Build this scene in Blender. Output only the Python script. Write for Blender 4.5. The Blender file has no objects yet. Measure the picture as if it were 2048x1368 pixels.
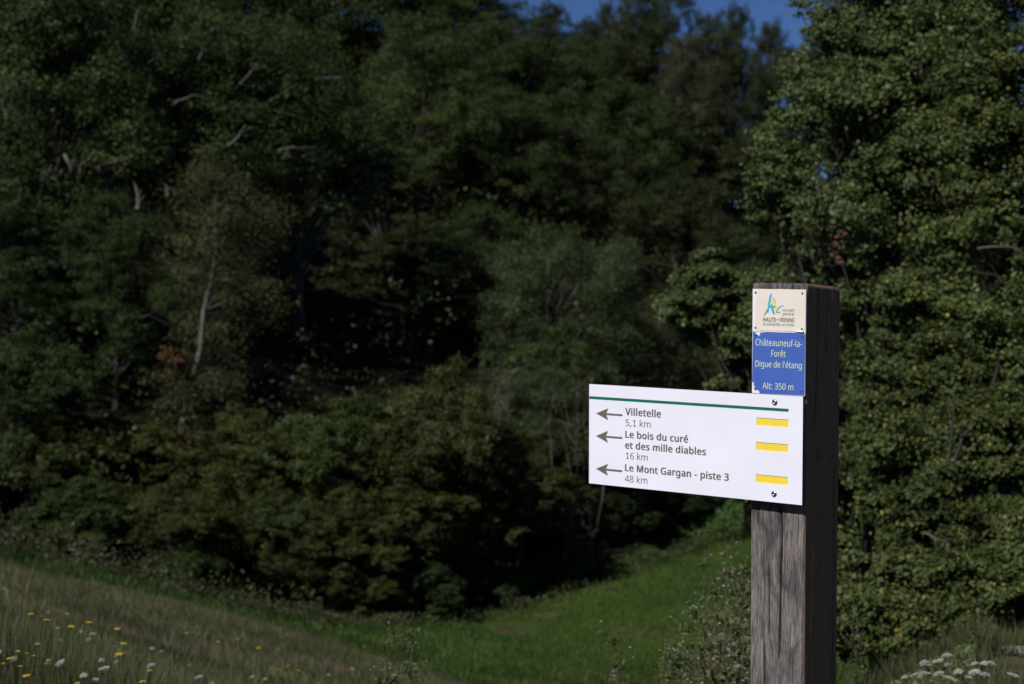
import bpy, math, random
import numpy as np
from mathutils import Vector, Matrix

# ------------------------------------------------------------------ camera, sky, sun, exposure
scene = bpy.context.scene
COL = scene.collection
EYE = 1.6
F = 3420.0                       # focal length in photo pixels (2048 wide)
PITCH = math.atan(177.0 / F)
cam_d = bpy.data.cameras.new('camera'); cam = bpy.data.objects.new('camera', cam_d); COL.objects.link(cam)
cam.location = (0, 0, EYE); cam.rotation_euler = (math.pi / 2 - PITCH, 0, 0)
cam_d.sensor_width = 36; cam_d.lens = F / 2048 * 36; cam_d.clip_end = 2000; cam_d.clip_start = .05
cam_d.dof.use_dof = True; cam_d.dof.focus_distance = 3.30; cam_d.dof.aperture_fstop = 7.0
scene.camera = cam

SUN_AZ = math.radians(39.0); SUN_EL = math.radians(42)
S = Vector((-math.sin(SUN_AZ) * math.cos(SUN_EL), -math.cos(SUN_AZ) * math.cos(SUN_EL), math.sin(SUN_EL)))
w = bpy.data.worlds.new('World'); scene.world = w; w.use_nodes = True
nt = w.node_tree; nt.nodes.clear()
sky = nt.nodes.new('ShaderNodeTexSky'); sky.sky_type = 'NISHITA'; sky.sun_disc = False
sky.sun_elevation = SUN_EL; sky.sun_rotation = math.atan2(S.x, S.y)
sky.altitude = 8000; sky.air_density = .9; sky.dust_density = 0.0; sky.ozone_density = 7
bg = nt.nodes.new('ShaderNodeBackground'); bg.inputs[1].default_value = .066
out = nt.nodes.new('ShaderNodeOutputWorld')
nt.links.new(sky.outputs[0], bg.inputs[0]); nt.links.new(bg.outputs[0], out.inputs[0])
sl = bpy.data.lights.new('sun', 'SUN'); sl.energy = 4.6; sl.angle = math.radians(.53); sl.color = (1, .97, .93)
so = bpy.data.objects.new('sun', sl); COL.objects.link(so); so.rotation_euler = S.to_track_quat('Z', 'Y').to_euler()
scene.view_settings.view_transform = 'Standard'; scene.view_settings.look = 'None'
scene.view_settings.exposure = 0; scene.view_settings.gamma = 1
scene.render.engine = 'CYCLES'
cy = scene.cycles
cy.max_bounces = 5; cy.diffuse_bounces = 2; cy.glossy_bounces = 2; cy.transmission_bounces = 2
cy.use_denoising = True; cy.use_adaptive_sampling = True; cy.adaptive_threshold = .01
cy.sample_clamp_indirect = 4

RNG = np.random.default_rng(7)

# ------------------------------------------------------------------ helpers
def ray(px, py):
    x, y = (px - 1024) / F, (684 - py) / F
    c, s = math.cos(PITCH), math.sin(PITCH)
    return Vector((x, c + y * s, y * c - s))

def height(X, Y):
    """terrain height in world metres (vectorised)"""
    X = np.asarray(X, float); Y = np.asarray(Y, float)
    wob = .05 * np.sin(X * 1.3 + Y * .7) + .04 * np.sin(X * .6 - Y * 1.1 + 1)
    crest = -1.60 + 0 * X
    bank = -.777 - .2888 * X - .2194 * Y + wob * .7
    zb = -np.logaddexp(-crest * 8, -bank * 8) / 8 if False else np.minimum(crest, bank)
    floor = -5.05 + .10 * np.sin(X * .35 + Y * .22) + wob * .6
    z = np.logaddexp(zb * 3, floor * 3) / 3
    # shoulder on the right of the dam
    sh = -1.52 - .035 * np.clip(Y - 4, 0, None) - .55 * np.clip(.25 + .235 * Y - X, 0, None) - .40 * np.clip(Y - 7.1, 0, None)
    z = np.logaddexp(z * 5, np.where(sh < -6, -6, sh) * 5) / 5
    # wooded hillside beyond the edge of the wood
    s = -.775 * (X + 1.2) + .634 * (Y - 23.5)
    t = X / np.maximum(Y, 5)
    k = .32 - .15 * np.clip((t + .02) / .17, 0, 1)
    k = np.where(Y < 2, .1, k)
    rise = -5.0 + np.clip(s, 0, None) * k
    rise = np.minimum(rise, 14 - 0.9 * np.clip(X, 0, 12) + .002 * s)
    far = np.where(s > 0.3, rise, -30)
    z = np.maximum(z, far)
    return z + EYE

def gh(x, y): return float(height(x, y))

def mesh_arrays(name, V, faces_flat, k, mats, mat_idx=None, smooth=False):
    me = bpy.data.meshes.new(name)
    n = len(V); nf = len(faces_flat) // k
    me.vertices.add(n); me.vertices.foreach_set('co', np.ascontiguousarray(V, np.float32).ravel())
    me.loops.add(nf * k); me.loops.foreach_set('vertex_index', np.ascontiguousarray(faces_flat, np.int32))
    me.polygons.add(nf); me.polygons.foreach_set('loop_start', np.arange(0, nf * k, k, dtype=np.int32))
    if mat_idx is not None: me.polygons.foreach_set('material_index', np.ascontiguousarray(mat_idx, np.int32))
    if smooth: me.polygons.foreach_set('use_smooth', np.ones(nf, bool))
    me.update(calc_edges=True)
    for m in (mats if isinstance(mats, (list, tuple)) else [mats]): me.materials.append(m)
    return me

def mesh_py(name, V, Fc, mat, smooth=False):
    me = bpy.data.meshes.new(name); me.from_pydata([tuple(v) for v in V], [], Fc); me.update()
    for m in (mat if isinstance(mat, (list, tuple)) else [mat]): me.materials.append(m)
    if smooth: me.polygons.foreach_set('use_smooth', [True] * len(me.polygons))
    return me

def link(name, me, parent=None, loc=None):
    o = bpy.data.objects.new(name, me); COL.objects.link(o)
    if parent: o.parent = parent
    if loc is not None: o.location = loc
    return o

def empty(name, loc, rz=0, label=None, cat=None, group=None):
    o = bpy.data.objects.new(name, None); COL.objects.link(o); o.location = loc; o.rotation_euler = (0, 0, rz)
    o.empty_display_size = .1
    tag(o, label, cat, group); return o

def tag(o, label=None, cat=None, group=None, kind=None):
    for k, v in (('label', label), ('category', cat), ('group', group), ('kind', kind)):
        if v: o[k] = v
    return o

def norm(A): return A / np.maximum(np.linalg.norm(A, axis=-1, keepdims=True), 1e-9)

def copy_tree(root, label=None, group=None):
    r = root.copy(); COL.objects.link(r)
    for ch in root.children:
        c = ch.copy(); COL.objects.link(c); c.parent = r
        for g in ch.children:
            d = g.copy(); COL.objects.link(d); d.parent = c
    if label: r['label'] = label
    if group: r['group'] = group
    return r

# ------------------------------------------------------------------ materials
def new_mat(name):
    m = bpy.data.materials.new(name); m.use_nodes = True; t = m.node_tree; t.nodes.clear()
    o = t.nodes.new('ShaderNodeOutputMaterial'); return m, t, o

def N(t, typ, **kw):
    n = t.nodes.new(typ)
    for k, v in kw.items():
        if k.startswith('i_'):
            key = k[2:]; key = int(key) if key.isdigit() else key.replace('_', ' ')
            n.inputs[key].default_value = v
        else: setattr(n, k, v)
    return n

def ramp(t, stops, interp='LINEAR'):
    r = t.nodes.new('ShaderNodeValToRGB'); cr = r.color_ramp; cr.interpolation = interp
    while len(cr.elements) > len(stops): cr.elements.remove(cr.elements[-1])
    while len(cr.elements) < len(stops): cr.elements.new(1)
    for e, (p, c) in zip(cr.elements, stops): e.position = p; e.color = (*c, 1)
    return r

def leaf_mat(name, stops, hue_var=.016, transl=.22, rough=.55, val_var=.35, interp='LINEAR'):
    """per-leaf colour, a slow drift through the crown and a drift from plant to plant"""
    m, t, o = new_mat(name)
    geo = N(t, 'ShaderNodeNewGeometry'); r = ramp(t, stops, interp)
    t.links.new(geo.outputs['Random Per Island'], r.inputs[0])
    oi = N(t, 'ShaderNodeObjectInfo')
    tc = N(t, 'ShaderNodeTexCoord')
    no = N(t, 'ShaderNodeTexNoise', i_Scale=.9, i_Detail=2.0); t.links.new(tc.outputs['Object'], no.inputs['Vector'])
    mr = N(t, 'ShaderNodeMapRange'); mr.inputs['To Min'].default_value = .5 - hue_var; mr.inputs['To Max'].default_value = .5 + hue_var
    t.links.new(oi.outputs['Random'], mr.inputs['Value'])
    mv = N(t, 'ShaderNodeMapRange'); mv.inputs['From Min'].default_value = .3; mv.inputs['From Max'].default_value = .7
    mv.inputs['To Min'].default_value = 1 - val_var; mv.inputs['To Max'].default_value = 1 + val_var
    t.links.new(no.outputs['Fac'], mv.inputs['Value'])
    hs = N(t, 'ShaderNodeHueSaturation'); t.links.new(r.outputs[0], hs.inputs['Color'])
    t.links.new(mr.outputs[0], hs.inputs['Hue']); t.links.new(mv.outputs[0], hs.inputs['Value'])
    p = N(t, 'ShaderNodeBsdfPrincipled', i_Roughness=rough); p.inputs['Specular IOR Level'].default_value = .25
    t.links.new(hs.outputs[0], p.inputs['Base Color'])
    tr = N(t, 'ShaderNodeBsdfTranslucent'); t.links.new(hs.outputs[0], tr.inputs[0])
    mx = N(t, 'ShaderNodeMixShader', i_0=transl); t.links.new(p.outputs[0], mx.inputs[1]); t.links.new(tr.outputs[0], mx.inputs[2])
    t.links.new(mx.outputs[0], o.inputs[0]); return m

def plain(name, col, rough=.6, metal=0, spec=.4, noise=None, nscale=40):
    m, t, o = new_mat(name)
    p = N(t, 'ShaderNodeBsdfPrincipled', i_Roughness=rough, i_Metallic=metal); p.inputs['Specular IOR Level'].default_value = spec
    if noise:
        tc = N(t, 'ShaderNodeTexCoord'); no = N(t, 'ShaderNodeTexNoise', i_Scale=nscale, i_Detail=5.0)
        t.links.new(tc.outputs['Object'], no.inputs['Vector'])
        r = ramp(t, [(.3, tuple(c * (1 - noise) for c in col)), (.7, tuple(min(1, c * (1 + noise)) for c in col))])
        t.links.new(no.outputs['Fac'], r.inputs[0]); t.links.new(r.outputs[0], p.inputs['Base Color'])
    else: p.inputs['Base Color'].default_value = (*col, 1)
    t.links.new(p.outputs[0], o.inputs[0]); return m

M = {}
M['oak'] = leaf_mat('oak_leaf', [(0, (0.018, 0.033, 0.007)), (.6, (0.035, 0.055, 0.011)), (1, (0.057, 0.077, 0.017))])
M['ash'] = leaf_mat('ash_leaf', [(0, (0.017, 0.031, 0.007)), (.6, (0.032, 0.053, 0.011)), (1, (0.053, 0.071, 0.017))])
M['dark'] = leaf_mat('alder_leaf', [(0, (0.014, 0.022, 0.006)), (.6, (0.026, 0.037, 0.009)), (1, (0.043, 0.052, 0.013))])
M['yellowish'] = leaf_mat('lime_leaf', [(0, (0.026, 0.039, 0.008)), (.6, (0.048, 0.064, 0.013)), (1, (0.075, 0.091, 0.020))])
M['willow'] = leaf_mat('willow_leaf', [(0, (0.029, 0.043, 0.015)), (.6, (0.049, 0.067, 0.023)), (1, (0.078, 0.095, 0.036))])
M['brown'] = leaf_mat('turning_leaf', [(0, (0.027, 0.031, 0.011)), (.6, (0.043, 0.047, 0.017)), (1, (0.068, 0.067, 0.025))])
M['birch'] = leaf_mat('birch_leaf', [(0, (0.030, 0.036, 0.011)), (.6, (0.051, 0.058, 0.019)), (.95, (0.072, 0.076, 0.028)), (1, (0.097, 0.080, 0.019))])
M['rust'] = leaf_mat('rusty_leaf', [(0, (.040, .018, .009)), (.6, (.075, .036, .014)), (1, (.11, .065, .02))])
M['hazel'] = leaf_mat('hazel_leaf', [(0, (0.023, 0.035, 0.007)), (.6, (0.042, 0.057, 0.010)), (.96, (0.066, 0.082, 0.017)), (1, (0.097, 0.092, 0.014))])
M['round'] = leaf_mat('aspen_leaf', [(0, (0.048, 0.073, 0.024)), (.5, (0.080, 0.112, 0.036)), (.92, (0.117, 0.145, 0.049)), (1, (0.160, 0.168, 0.056))], rough=.5, transl=.32, val_var=.25, hue_var=.008)
M['mixed'] = leaf_mat('bramble_leaf', [(0, (0.043, 0.065, 0.019)), (.5, (0.069, 0.100, 0.028)), (.92, (0.104, 0.130, 0.039)), (.97, (0.149, 0.156, 0.036)), (1, (0.234, 0.205, 0.030))], rough=.5, transl=.32, val_var=.25, hue_var=.008)
M['gold'] = leaf_mat('yellow_leaf', [(0, (.12, .125, .03)), (.7, (.21, .19, .035)), (1, (.33, .28, .045))], hue_var=.004)
M['red'] = leaf_mat('red_leaf', [(0, (0.084, 0.025, 0.018)), (1, (0.119, 0.045, 0.027))])
M['weed'] = leaf_mat('weed_leaf', [(0, (.046, .062, .018)), (.6, (.080, .098, .030)), (1, (.125, .13, .05))])
M['fern'] = leaf_mat('bracken_leaf', [(0, (0.023, 0.016, 0.007)), (.38, (0.038, 0.025, 0.010)), (.5, (0.024, 0.035, 0.010)), (1, (0.023, 0.046, 0.012))])
M['blade_dry'] = leaf_mat('dry_grass_blade', [(0, (.042, .066, .018)), (.5, (.070, .086, .030)), (.85, (.110, .110, .052)), (1, (.16, .145, .09))], val_var=.45)
M['blade_green'] = leaf_mat('green_grass_blade', [(0, (.024, .056, .009)), (.6, (.038, .074, .012)), (1, (.064, .092, .022))], val_var=.35)
M['blade_fresh'] = leaf_mat('fresh_plant_leaf', [(0, (.035, .075, .012)), (1, (.060, .12, .022))], val_var=.25)

def bark_mat(name, a, b, scale=6):
    m, t, o = new_mat(name)
    tc = N(t, 'ShaderNodeTexCoord'); mp = N(t, 'ShaderNodeMapping'); mp.inputs['Scale'].default_value = (scale, scale, scale * .4)
    no = N(t, 'ShaderNodeTexNoise', i_Scale=1.0, i_Detail=6.0)
    t.links.new(tc.outputs['Object'], mp.inputs[0]); t.links.new(mp.outputs[0], no.inputs['Vector'])
    r = ramp(t, [(.38, a), (.62, b)]); t.links.new(no.outputs['Fac'], r.inputs[0])
    p = N(t, 'ShaderNodeBsdfPrincipled', i_Roughness=.85); t.links.new(r.outputs[0], p.inputs['Base Color'])
    bp = N(t, 'ShaderNodeBump', i_Strength=.5, i_Distance=.02); t.links.new(no.outputs['Fac'], bp.inputs['Height'])
    t.links.new(bp.outputs[0], p.inputs['Normal']); t.links.new(p.outputs[0], o.inputs[0]); return m
M['bark'] = bark_mat('grey_bark', (.020, .018, .014), (.055, .050, .042))
M['pale_bark'] = bark_mat('pale_bark', (.030, .028, .024), (.095, .088, .074))
M['birch_bark'] = bark_mat('birch_bark', (.022, .020, .020), (.13, .12, .10), 3.5)
M['dead'] = bark_mat('dead_twig', (.035, .031, .027), (.10, .09, .08))
M['stem'] = plain('weed_stem', (.075, .085, .045), .7, noise=.3)
M['brownstem'] = plain('dry_stem', (.075, .055, .038), .8, noise=.3)
M['yellow_petal'] = plain('yellow_petal', (.46, .32, .02), .6)
M['white_petal'] = plain('white_petal', (.34, .34, .31), .7)
M['pink_petal'] = plain('pink_petal', (.35, .20, .33), .7)
M['fluff'] = plain('seed_fluff', (.20, .18, .15), .9, noise=.25, nscale=60)

def terrain_mat():
    m, t, o = new_mat('ground')
    tc = N(t, 'ShaderNodeTexCoord')
    def noise(sc, det=5.0): 
        n = N(t, 'ShaderNodeTexNoise', i_Scale=sc, i_Detail=det); t.links.new(tc.outputs['Object'], n.inputs['Vector']); return n
    n1 = noise(.55); n2 = noise(7.0); n3 = noise(2.2)
    dry = ramp(t, [(.35, (.042, .056, .018)), (.55, (.066, .072, .030)), (.75, (.095, .085, .048))]); t.links.new(n2.outputs['Fac'], dry.inputs[0])
    gr = ramp(t, [(.30, (.026, .058, .008)), (.52, (.042, .076, .012)), (.70, (.062, .076, .022))]); t.links.new(n1.outputs['Fac'], gr.inputs[0])
    g2 = N(t, 'ShaderNodeMixRGB', blend_type='MULTIPLY', i_Fac=.45); r2 = ramp(t, [(.3, (.55, .6, .5)), (.7, (1.25, 1.2, 1.2))]); t.links.new(n2.outputs['Fac'], r2.inputs[0])
    t.links.new(gr.outputs[0], g2.inputs[1]); t.links.new(r2.outputs[0], g2.inputs[2])
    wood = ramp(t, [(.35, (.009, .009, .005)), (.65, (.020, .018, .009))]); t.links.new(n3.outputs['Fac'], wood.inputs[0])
    soil = ramp(t, [(.35, (.050, .034, .024)), (.65, (.085, .058, .042))]); t.links.new(n2.outputs['Fac'], soil.inputs[0])
    path = ramp(t, [(.35, (.20, .18, .16)), (.65, (.30, .27, .24))]); t.links.new(n2.outputs['Fac'], path.inputs[0])
    cur = dry.outputs[0]
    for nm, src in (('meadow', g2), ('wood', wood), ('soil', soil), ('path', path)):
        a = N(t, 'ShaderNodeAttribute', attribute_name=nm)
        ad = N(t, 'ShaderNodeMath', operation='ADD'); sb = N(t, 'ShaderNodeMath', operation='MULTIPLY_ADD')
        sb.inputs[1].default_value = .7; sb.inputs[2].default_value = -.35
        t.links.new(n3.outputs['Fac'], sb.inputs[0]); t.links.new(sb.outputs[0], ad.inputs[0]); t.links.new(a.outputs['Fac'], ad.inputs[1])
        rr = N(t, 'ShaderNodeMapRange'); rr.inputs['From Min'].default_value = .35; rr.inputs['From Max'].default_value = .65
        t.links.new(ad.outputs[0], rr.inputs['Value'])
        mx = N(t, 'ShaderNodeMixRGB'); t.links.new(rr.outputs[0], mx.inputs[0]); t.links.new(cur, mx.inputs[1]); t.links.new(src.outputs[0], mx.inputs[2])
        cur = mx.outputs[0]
    p = N(t, 'ShaderNodeBsdfPrincipled', i_Roughness=.95); p.inputs['Specular IOR Level'].default_value = .1
    t.links.new(cur, p.inputs['Base Color'])
    bp = N(t, 'ShaderNodeBump', i_Strength=.8, i_Distance=.06); t.links.new(n2.outputs['Fac'], bp.inputs['Height']); t.links.new(bp.outputs[0], p.inputs['Normal'])
    t.links.new(p.outputs[0], o.inputs[0]); return m

# ------------------------------------------------------------------ terrain
def zones(X, Y):
    bank = -.777 - .2888 * X - .2194 * Y
    toe = np.clip((-4.15 - bank) / .7, 0, 1)                     # below the toe of the dam
    # green strip at the foot of the wood on the left
    s = -.775 * (X + 1.2) + .634 * (Y - 23.5)
    strip = np.clip((s + 2.0) / .9, 0, 1)
    meadow = np.maximum(toe, strip)
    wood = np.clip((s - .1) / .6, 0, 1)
    sh = np.clip((X - .235 * Y - .1) / .3, 0, 1) * (Y < 14)
    meadow = np.where(sh > .5, .35, meadow)
    soil = np.exp(-(((X - 1.97) / .17) ** 2 + ((Y - 6.4) / .40) ** 2))
    for (x, y, r) in ((.0, 23.0, .5), (.5, 24, .25), (-.3, 21.6, .22), (1.9, 26.5, .2)):
        soil = np.maximum(soil, .62 * np.exp(-((X - x) ** 2 + ((Y - y) * .7) ** 2) / r ** 2))
    path = np.exp(-(((X - 2.20) / .20) ** 2 + ((Y - 7.0) / .20) ** 2)) * 1.4
    return meadow, wood, soil, path

ax = np.concatenate([np.linspace(-400, -24, 14), np.arange(-22, 20, .22), np.linspace(22, 400, 14)])
ay = np.concatenate([np.linspace(-300, -4, 8), np.arange(-2, 40, .22), np.linspace(42, 110, 28), np.linspace(130, 600, 8)])
GX, GY = np.meshgrid(ax, ay); GZ = height(GX, GY)
nx, ny = len(ax), len(ay)
ii = (np.arange(ny - 1)[:, None] * nx + np.arange(nx - 1)[None, :]).ravel()
quads = np.stack([ii, ii + 1, ii + nx + 1, ii + nx], 1).ravel()
tm = mesh_arrays('ground', np.stack([GX.ravel(), GY.ravel(), GZ.ravel()], 1), quads, 4, terrain_mat(), smooth=True)
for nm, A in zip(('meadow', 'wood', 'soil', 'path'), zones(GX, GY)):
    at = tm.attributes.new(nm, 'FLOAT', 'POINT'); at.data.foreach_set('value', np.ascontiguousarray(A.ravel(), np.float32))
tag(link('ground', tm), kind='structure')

# ------------------------------------------------------------------ foliage machinery
def leaf_geom(P, Nr, size, rng, aspect=.75, hexa=False, mat_idx=None):
    """leaves as small folded diamonds or six-sided blades; returns V, flat faces, k"""
    n = len(P); Nr = norm(Nr)
    R = norm(rng.normal(size=(n, 3))); T = norm(np.cross(Nr, R)); B = np.cross(Nr, T)
    L = (size * .5)[:, None]; W = L * aspect
    if not hexa:
        bend = Nr * L * .18
        V = np.stack([P - T * L, P + B * W - bend, P + T * L, P - B * W - bend], 1).reshape(-1, 3)
        return V, np.arange(n * 4), 4
    ang = np.array([0, 50, 130, 180, 230, 310]) * math.pi / 180
    V = np.stack([P + T * L * math.cos(a) + B * W * math.sin(a) - Nr * L * .2 * abs(math.sin(a)) for a in ang], 1)
    idx = np.arange(n)[:, None] * 6
    fa = np.concatenate([idx + [0, 1, 2, 3], idx + [0, 3, 4, 5]], 1)
    return V.reshape(-1, 3), fa.ravel(), 4

def spray_points(C, R, n, rng, subs=14, flat=.75, spread=.26, up=.35):
    """leaf positions: clumps -> sprays -> leaves, with outward-and-up facing normals"""
    C = np.asarray(C, float); R = np.asarray(R, float)
    nc = len(C)
    d = rng.normal(size=(nc, subs, 3)); d[..., 2] += up; d = norm(d)
    rad = rng.uniform(.55, 1.05, size=(nc, subs, 1))
    sc = C[:, None, :] + d * rad * R[:, None, None] * np.array([1, 1, flat])
    sc = sc.reshape(-1, 3); sd = d.reshape(-1, 3); sr = np.repeat(R, subs)
    wgt = sr ** 2; pick = rng.choice(len(sc), size=n, p=wgt / wgt.sum())
    off = rng.normal(size=(n, 3)) * np.array([1, 1, .55]) * (sr[pick] * spread)[:, None]
    P = sc[pick] + off
    Nr = norm(sd[pick] * .6 + np.array([0, 0, .55]) + rng.normal(size=(n, 3)) * .55)
    return P, Nr

def tube(pts, radii, sides=6):
    pts = [Vector(p) for p in pts]; V = []; Fc = []
    for i, p in enumerate(pts):
        d = (pts[min(i + 1, len(pts) - 1)] - pts[max(i - 1, 0)]).normalized()
        a = d.orthogonal().normalized() if i == 0 else (pa - d * pa.dot(d)).normalized()
        pa = a; b = d.cross(a)
        for j in range(sides):
            t = 2 * math.pi * j / sides; V.append(p + (a * math.cos(t) + b * math.sin(t)) * radii[i])
        if i:
            o = (i - 1) * sides
            for j in range(sides):
                k = (j + 1) % sides; Fc.append((o + j, o + k, o + sides + k, o + sides + j))
    o = (len(pts) - 1) * sides; Fc.append(tuple(range(o, o + sides)))
    return V, Fc

class MB:
    def __init__(s): s.V = []; s.F = []
    def add(s, V, Fc): o = len(s.V); s.V += [tuple(v) for v in V]; s.F += [tuple(i + o for i in f) for f in Fc]; return s
    def tube(s, pts, radii, sides=6): return s.add(*tube(pts, radii, sides))
    def mesh(s, name, mat, smooth=False): return mesh_py(name, s.V, s.F, mat, smooth)

def curvy(a, b, rnd, n=5, wob=.12, sag=0):
    a = Vector(a); b = Vector(b); L = (b - a).length; out = []
    w1 = Vector((rnd.uniform(-1, 1), rnd.uniform(-1, 1), rnd.uniform(-1, 1))) * wob * L
    for i in range(n + 1):
        t = i / n; p = a.lerp(b, t) + w1 * math.sin(math.pi * t) + Vector((0, 0, -sag * L * t * (1 - t) * 0 + sag * L * math.sin(math.pi * t)))
        p += Vector((rnd.uniform(-1, 1), rnd.uniform(-1, 1), rnd.uniform(-1, 1))) * wob * .25 * L * (0 < t < 1)
        out.append(p)
    return out

def crown_clumps(rng, n, h, rx, lo=.18, hi=1.0, rmin=.20, rmax=.34, shape='round'):
    """clump centres inside an uneven crown of height h and radius rx; returns centres and radii"""
    C = []; R = []
    lobes = norm(rng.normal(size=(6, 3))); lw = rng.uniform(-.22, .28, 6)
    for i in range(n):
        d = norm(rng.normal(size=3)); d[2] = d[2] if d[2] > -.75 else -d[2]
        f = 1 + sum(w_ * max(0, float(d @ l_)) ** 2 for w_, l_ in zip(lw, lobes))
        q = rng.uniform(.45, .92) * f
        zz = .5 + .5 * d[2] * q
        r_ = rx * q
        if shape == 'tall': r_ *= .55 + .45 * math.sin(math.pi * min(1, max(.05, zz * .9 + .08)))
        if shape == 'dome': zz = zz * .85 + .05
        C.append((d[0] * r_, d[1] * r_, h * (lo + (hi - lo) * min(max(zz, .04), .95)))); R.append(rx * rng.uniform(rmin, rmax))
    return np.array(C), np.array(R)

def make_tree(name, seed, h, rx, nleaf, leaf, mat, bark='bark', lo=.05, shape='round', nclump=48, aspect=.7, hexa=False, limbs=26, tr=.022, spread=.17, subs=16, rmin=.20, rmax=.34):
    rng = np.random.default_rng(seed); rnd = random.Random(seed)
    C, R = crown_clumps(rng, nclump, h, rx, lo=lo, shape=shape, rmin=rmin, rmax=rmax)
    P, Nr = spray_points(C, R, nleaf, rng, subs=subs, spread=spread)
    P[:, 2] = np.maximum(P[:, 2], .05 * h)
    sz = leaf * rng.uniform(.65, 1.3, nleaf)
    V, fa, k = leaf_geom(P, Nr, sz, rng, aspect, hexa)
    crown = mesh_arrays(name + '_crown', V, fa, k, M[mat])
    mb = MB(); top = Vector((rnd.uniform(-.1, .1) * rx, rnd.uniform(-.1, .1) * rx, h * .86)); base = Vector((0, 0, -.5))
    spine = curvy(base, top, rnd, 9, .03)
    r0 = h * tr
    mb.tube(spine, [r0 * (1 - .85 * i / 9) + .004 for i in range(10)], 7)
    order = list(range(len(C))); rnd.shuffle(order)
    for i in order[:limbs]:
        c = Vector(C[i]); zt = max(.12, min(.8, (c.z / h) * rnd.uniform(.55, .8)))
        j = zt * 9 / .86 * .95; a = spine[int(j)].lerp(spine[min(9, int(j) + 1)], j - int(j))
        rr = r0 * (1 - .8 * zt) * .45
        pts = curvy(a, c + (c - a) * .12, rnd, 5, .10, .05)
        mb.tube(pts, [rr * (1 - .8 * q / 5) + .004 for q in range(6)], 5)
        for q in range(3):
            e = c + Vector((rnd.gauss(0, 1), rnd.gauss(0, 1), rnd.gauss(0, .7))).normalized() * R[i] * 1.05
            mb.tube(curvy(pts[3], e, rnd, 3, .12), [rr * .35, rr * .25, rr * .15, .003], 4)
    trunk = mb.mesh(name + '_trunk', M[bark], True)
    return dict(h=h * .97, w=rx * 2.0, crown=crown, trunk=trunk, cname='crown', tname='trunk')

def put(proto, name, px, D, top_py, width_px=None, label='', cat='tree', group=None, rz=None, sink=0, mat=None, tilt=(0, 0)):
    X = (px - 1024) / F * D; zg = gh(X, D) - sink
    ztop = EYE + (507 - top_py) / F * D
    H = max(.6, ztop - zg); sz = H / proto['h']; sx = (width_px / F * D) / proto['w'] if width_px else sz
    if sz < .85 * sx: sz = .85 * sx; zg = min(zg, ztop - sz * proto['h'])
    o = empty(name, (X, D, zg), rz if rz is not None else (px * 12.9898 + D * 78.233) % 6.283, label, cat, group)
    o.rotation_euler.x = tilt[0]; o.rotation_euler.y = tilt[1]
    o.scale = (sx, sx, sz)
    c = link('crown', proto['crown'], o)
    if mat: 
        c.material_slots[0].link = 'OBJECT'; c.material_slots[0].material = M[mat]
    link('trunk', proto['trunk'], o)
    return o

T = {}
T['oak'] = make_tree('oak', 11, 10, 4.2, 120000, .085, 'oak', bark='bark', limbs=34, nclump=84)
T['oakh'] = make_tree('high_oak', 21, 10, 4.2, 110000, .085, 'oak', bark='pale_bark', limbs=44, nclump=90, lo=.28)
T['oak2'] = make_tree('oak_two', 12, 10, 3.6, 110000, .08, 'ash', limbs=26, nclump=72, shape='tall')
T['bush'] = make_tree('bush', 13, 4, 2.2, 70000, .062, 'hazel', lo=.02, shape='dome', nclump=64, tr=.012, limbs=20, rmin=.16, rmax=.30)
T['bush2'] = make_tree('bush_two', 14, 4, 1.9, 64000, .060, 'hazel', lo=.0, shape='dome', nclump=70, tr=.012, limbs=18, rmin=.15, rmax=.27)
T['willow'] = make_tree('willow', 15, 5, 2.3, 70000, .062, 'willow', lo=.10, shape='round', nclump=80, aspect=.42, tr=.014, limbs=30, rmin=.14, rmax=.26, spread=.24)
T['slim'] = make_tree('slim', 16, 11, 2.6, 85000, .08, 'dark', lo=.03, shape='tall', nclump=60, limbs=24)

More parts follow.
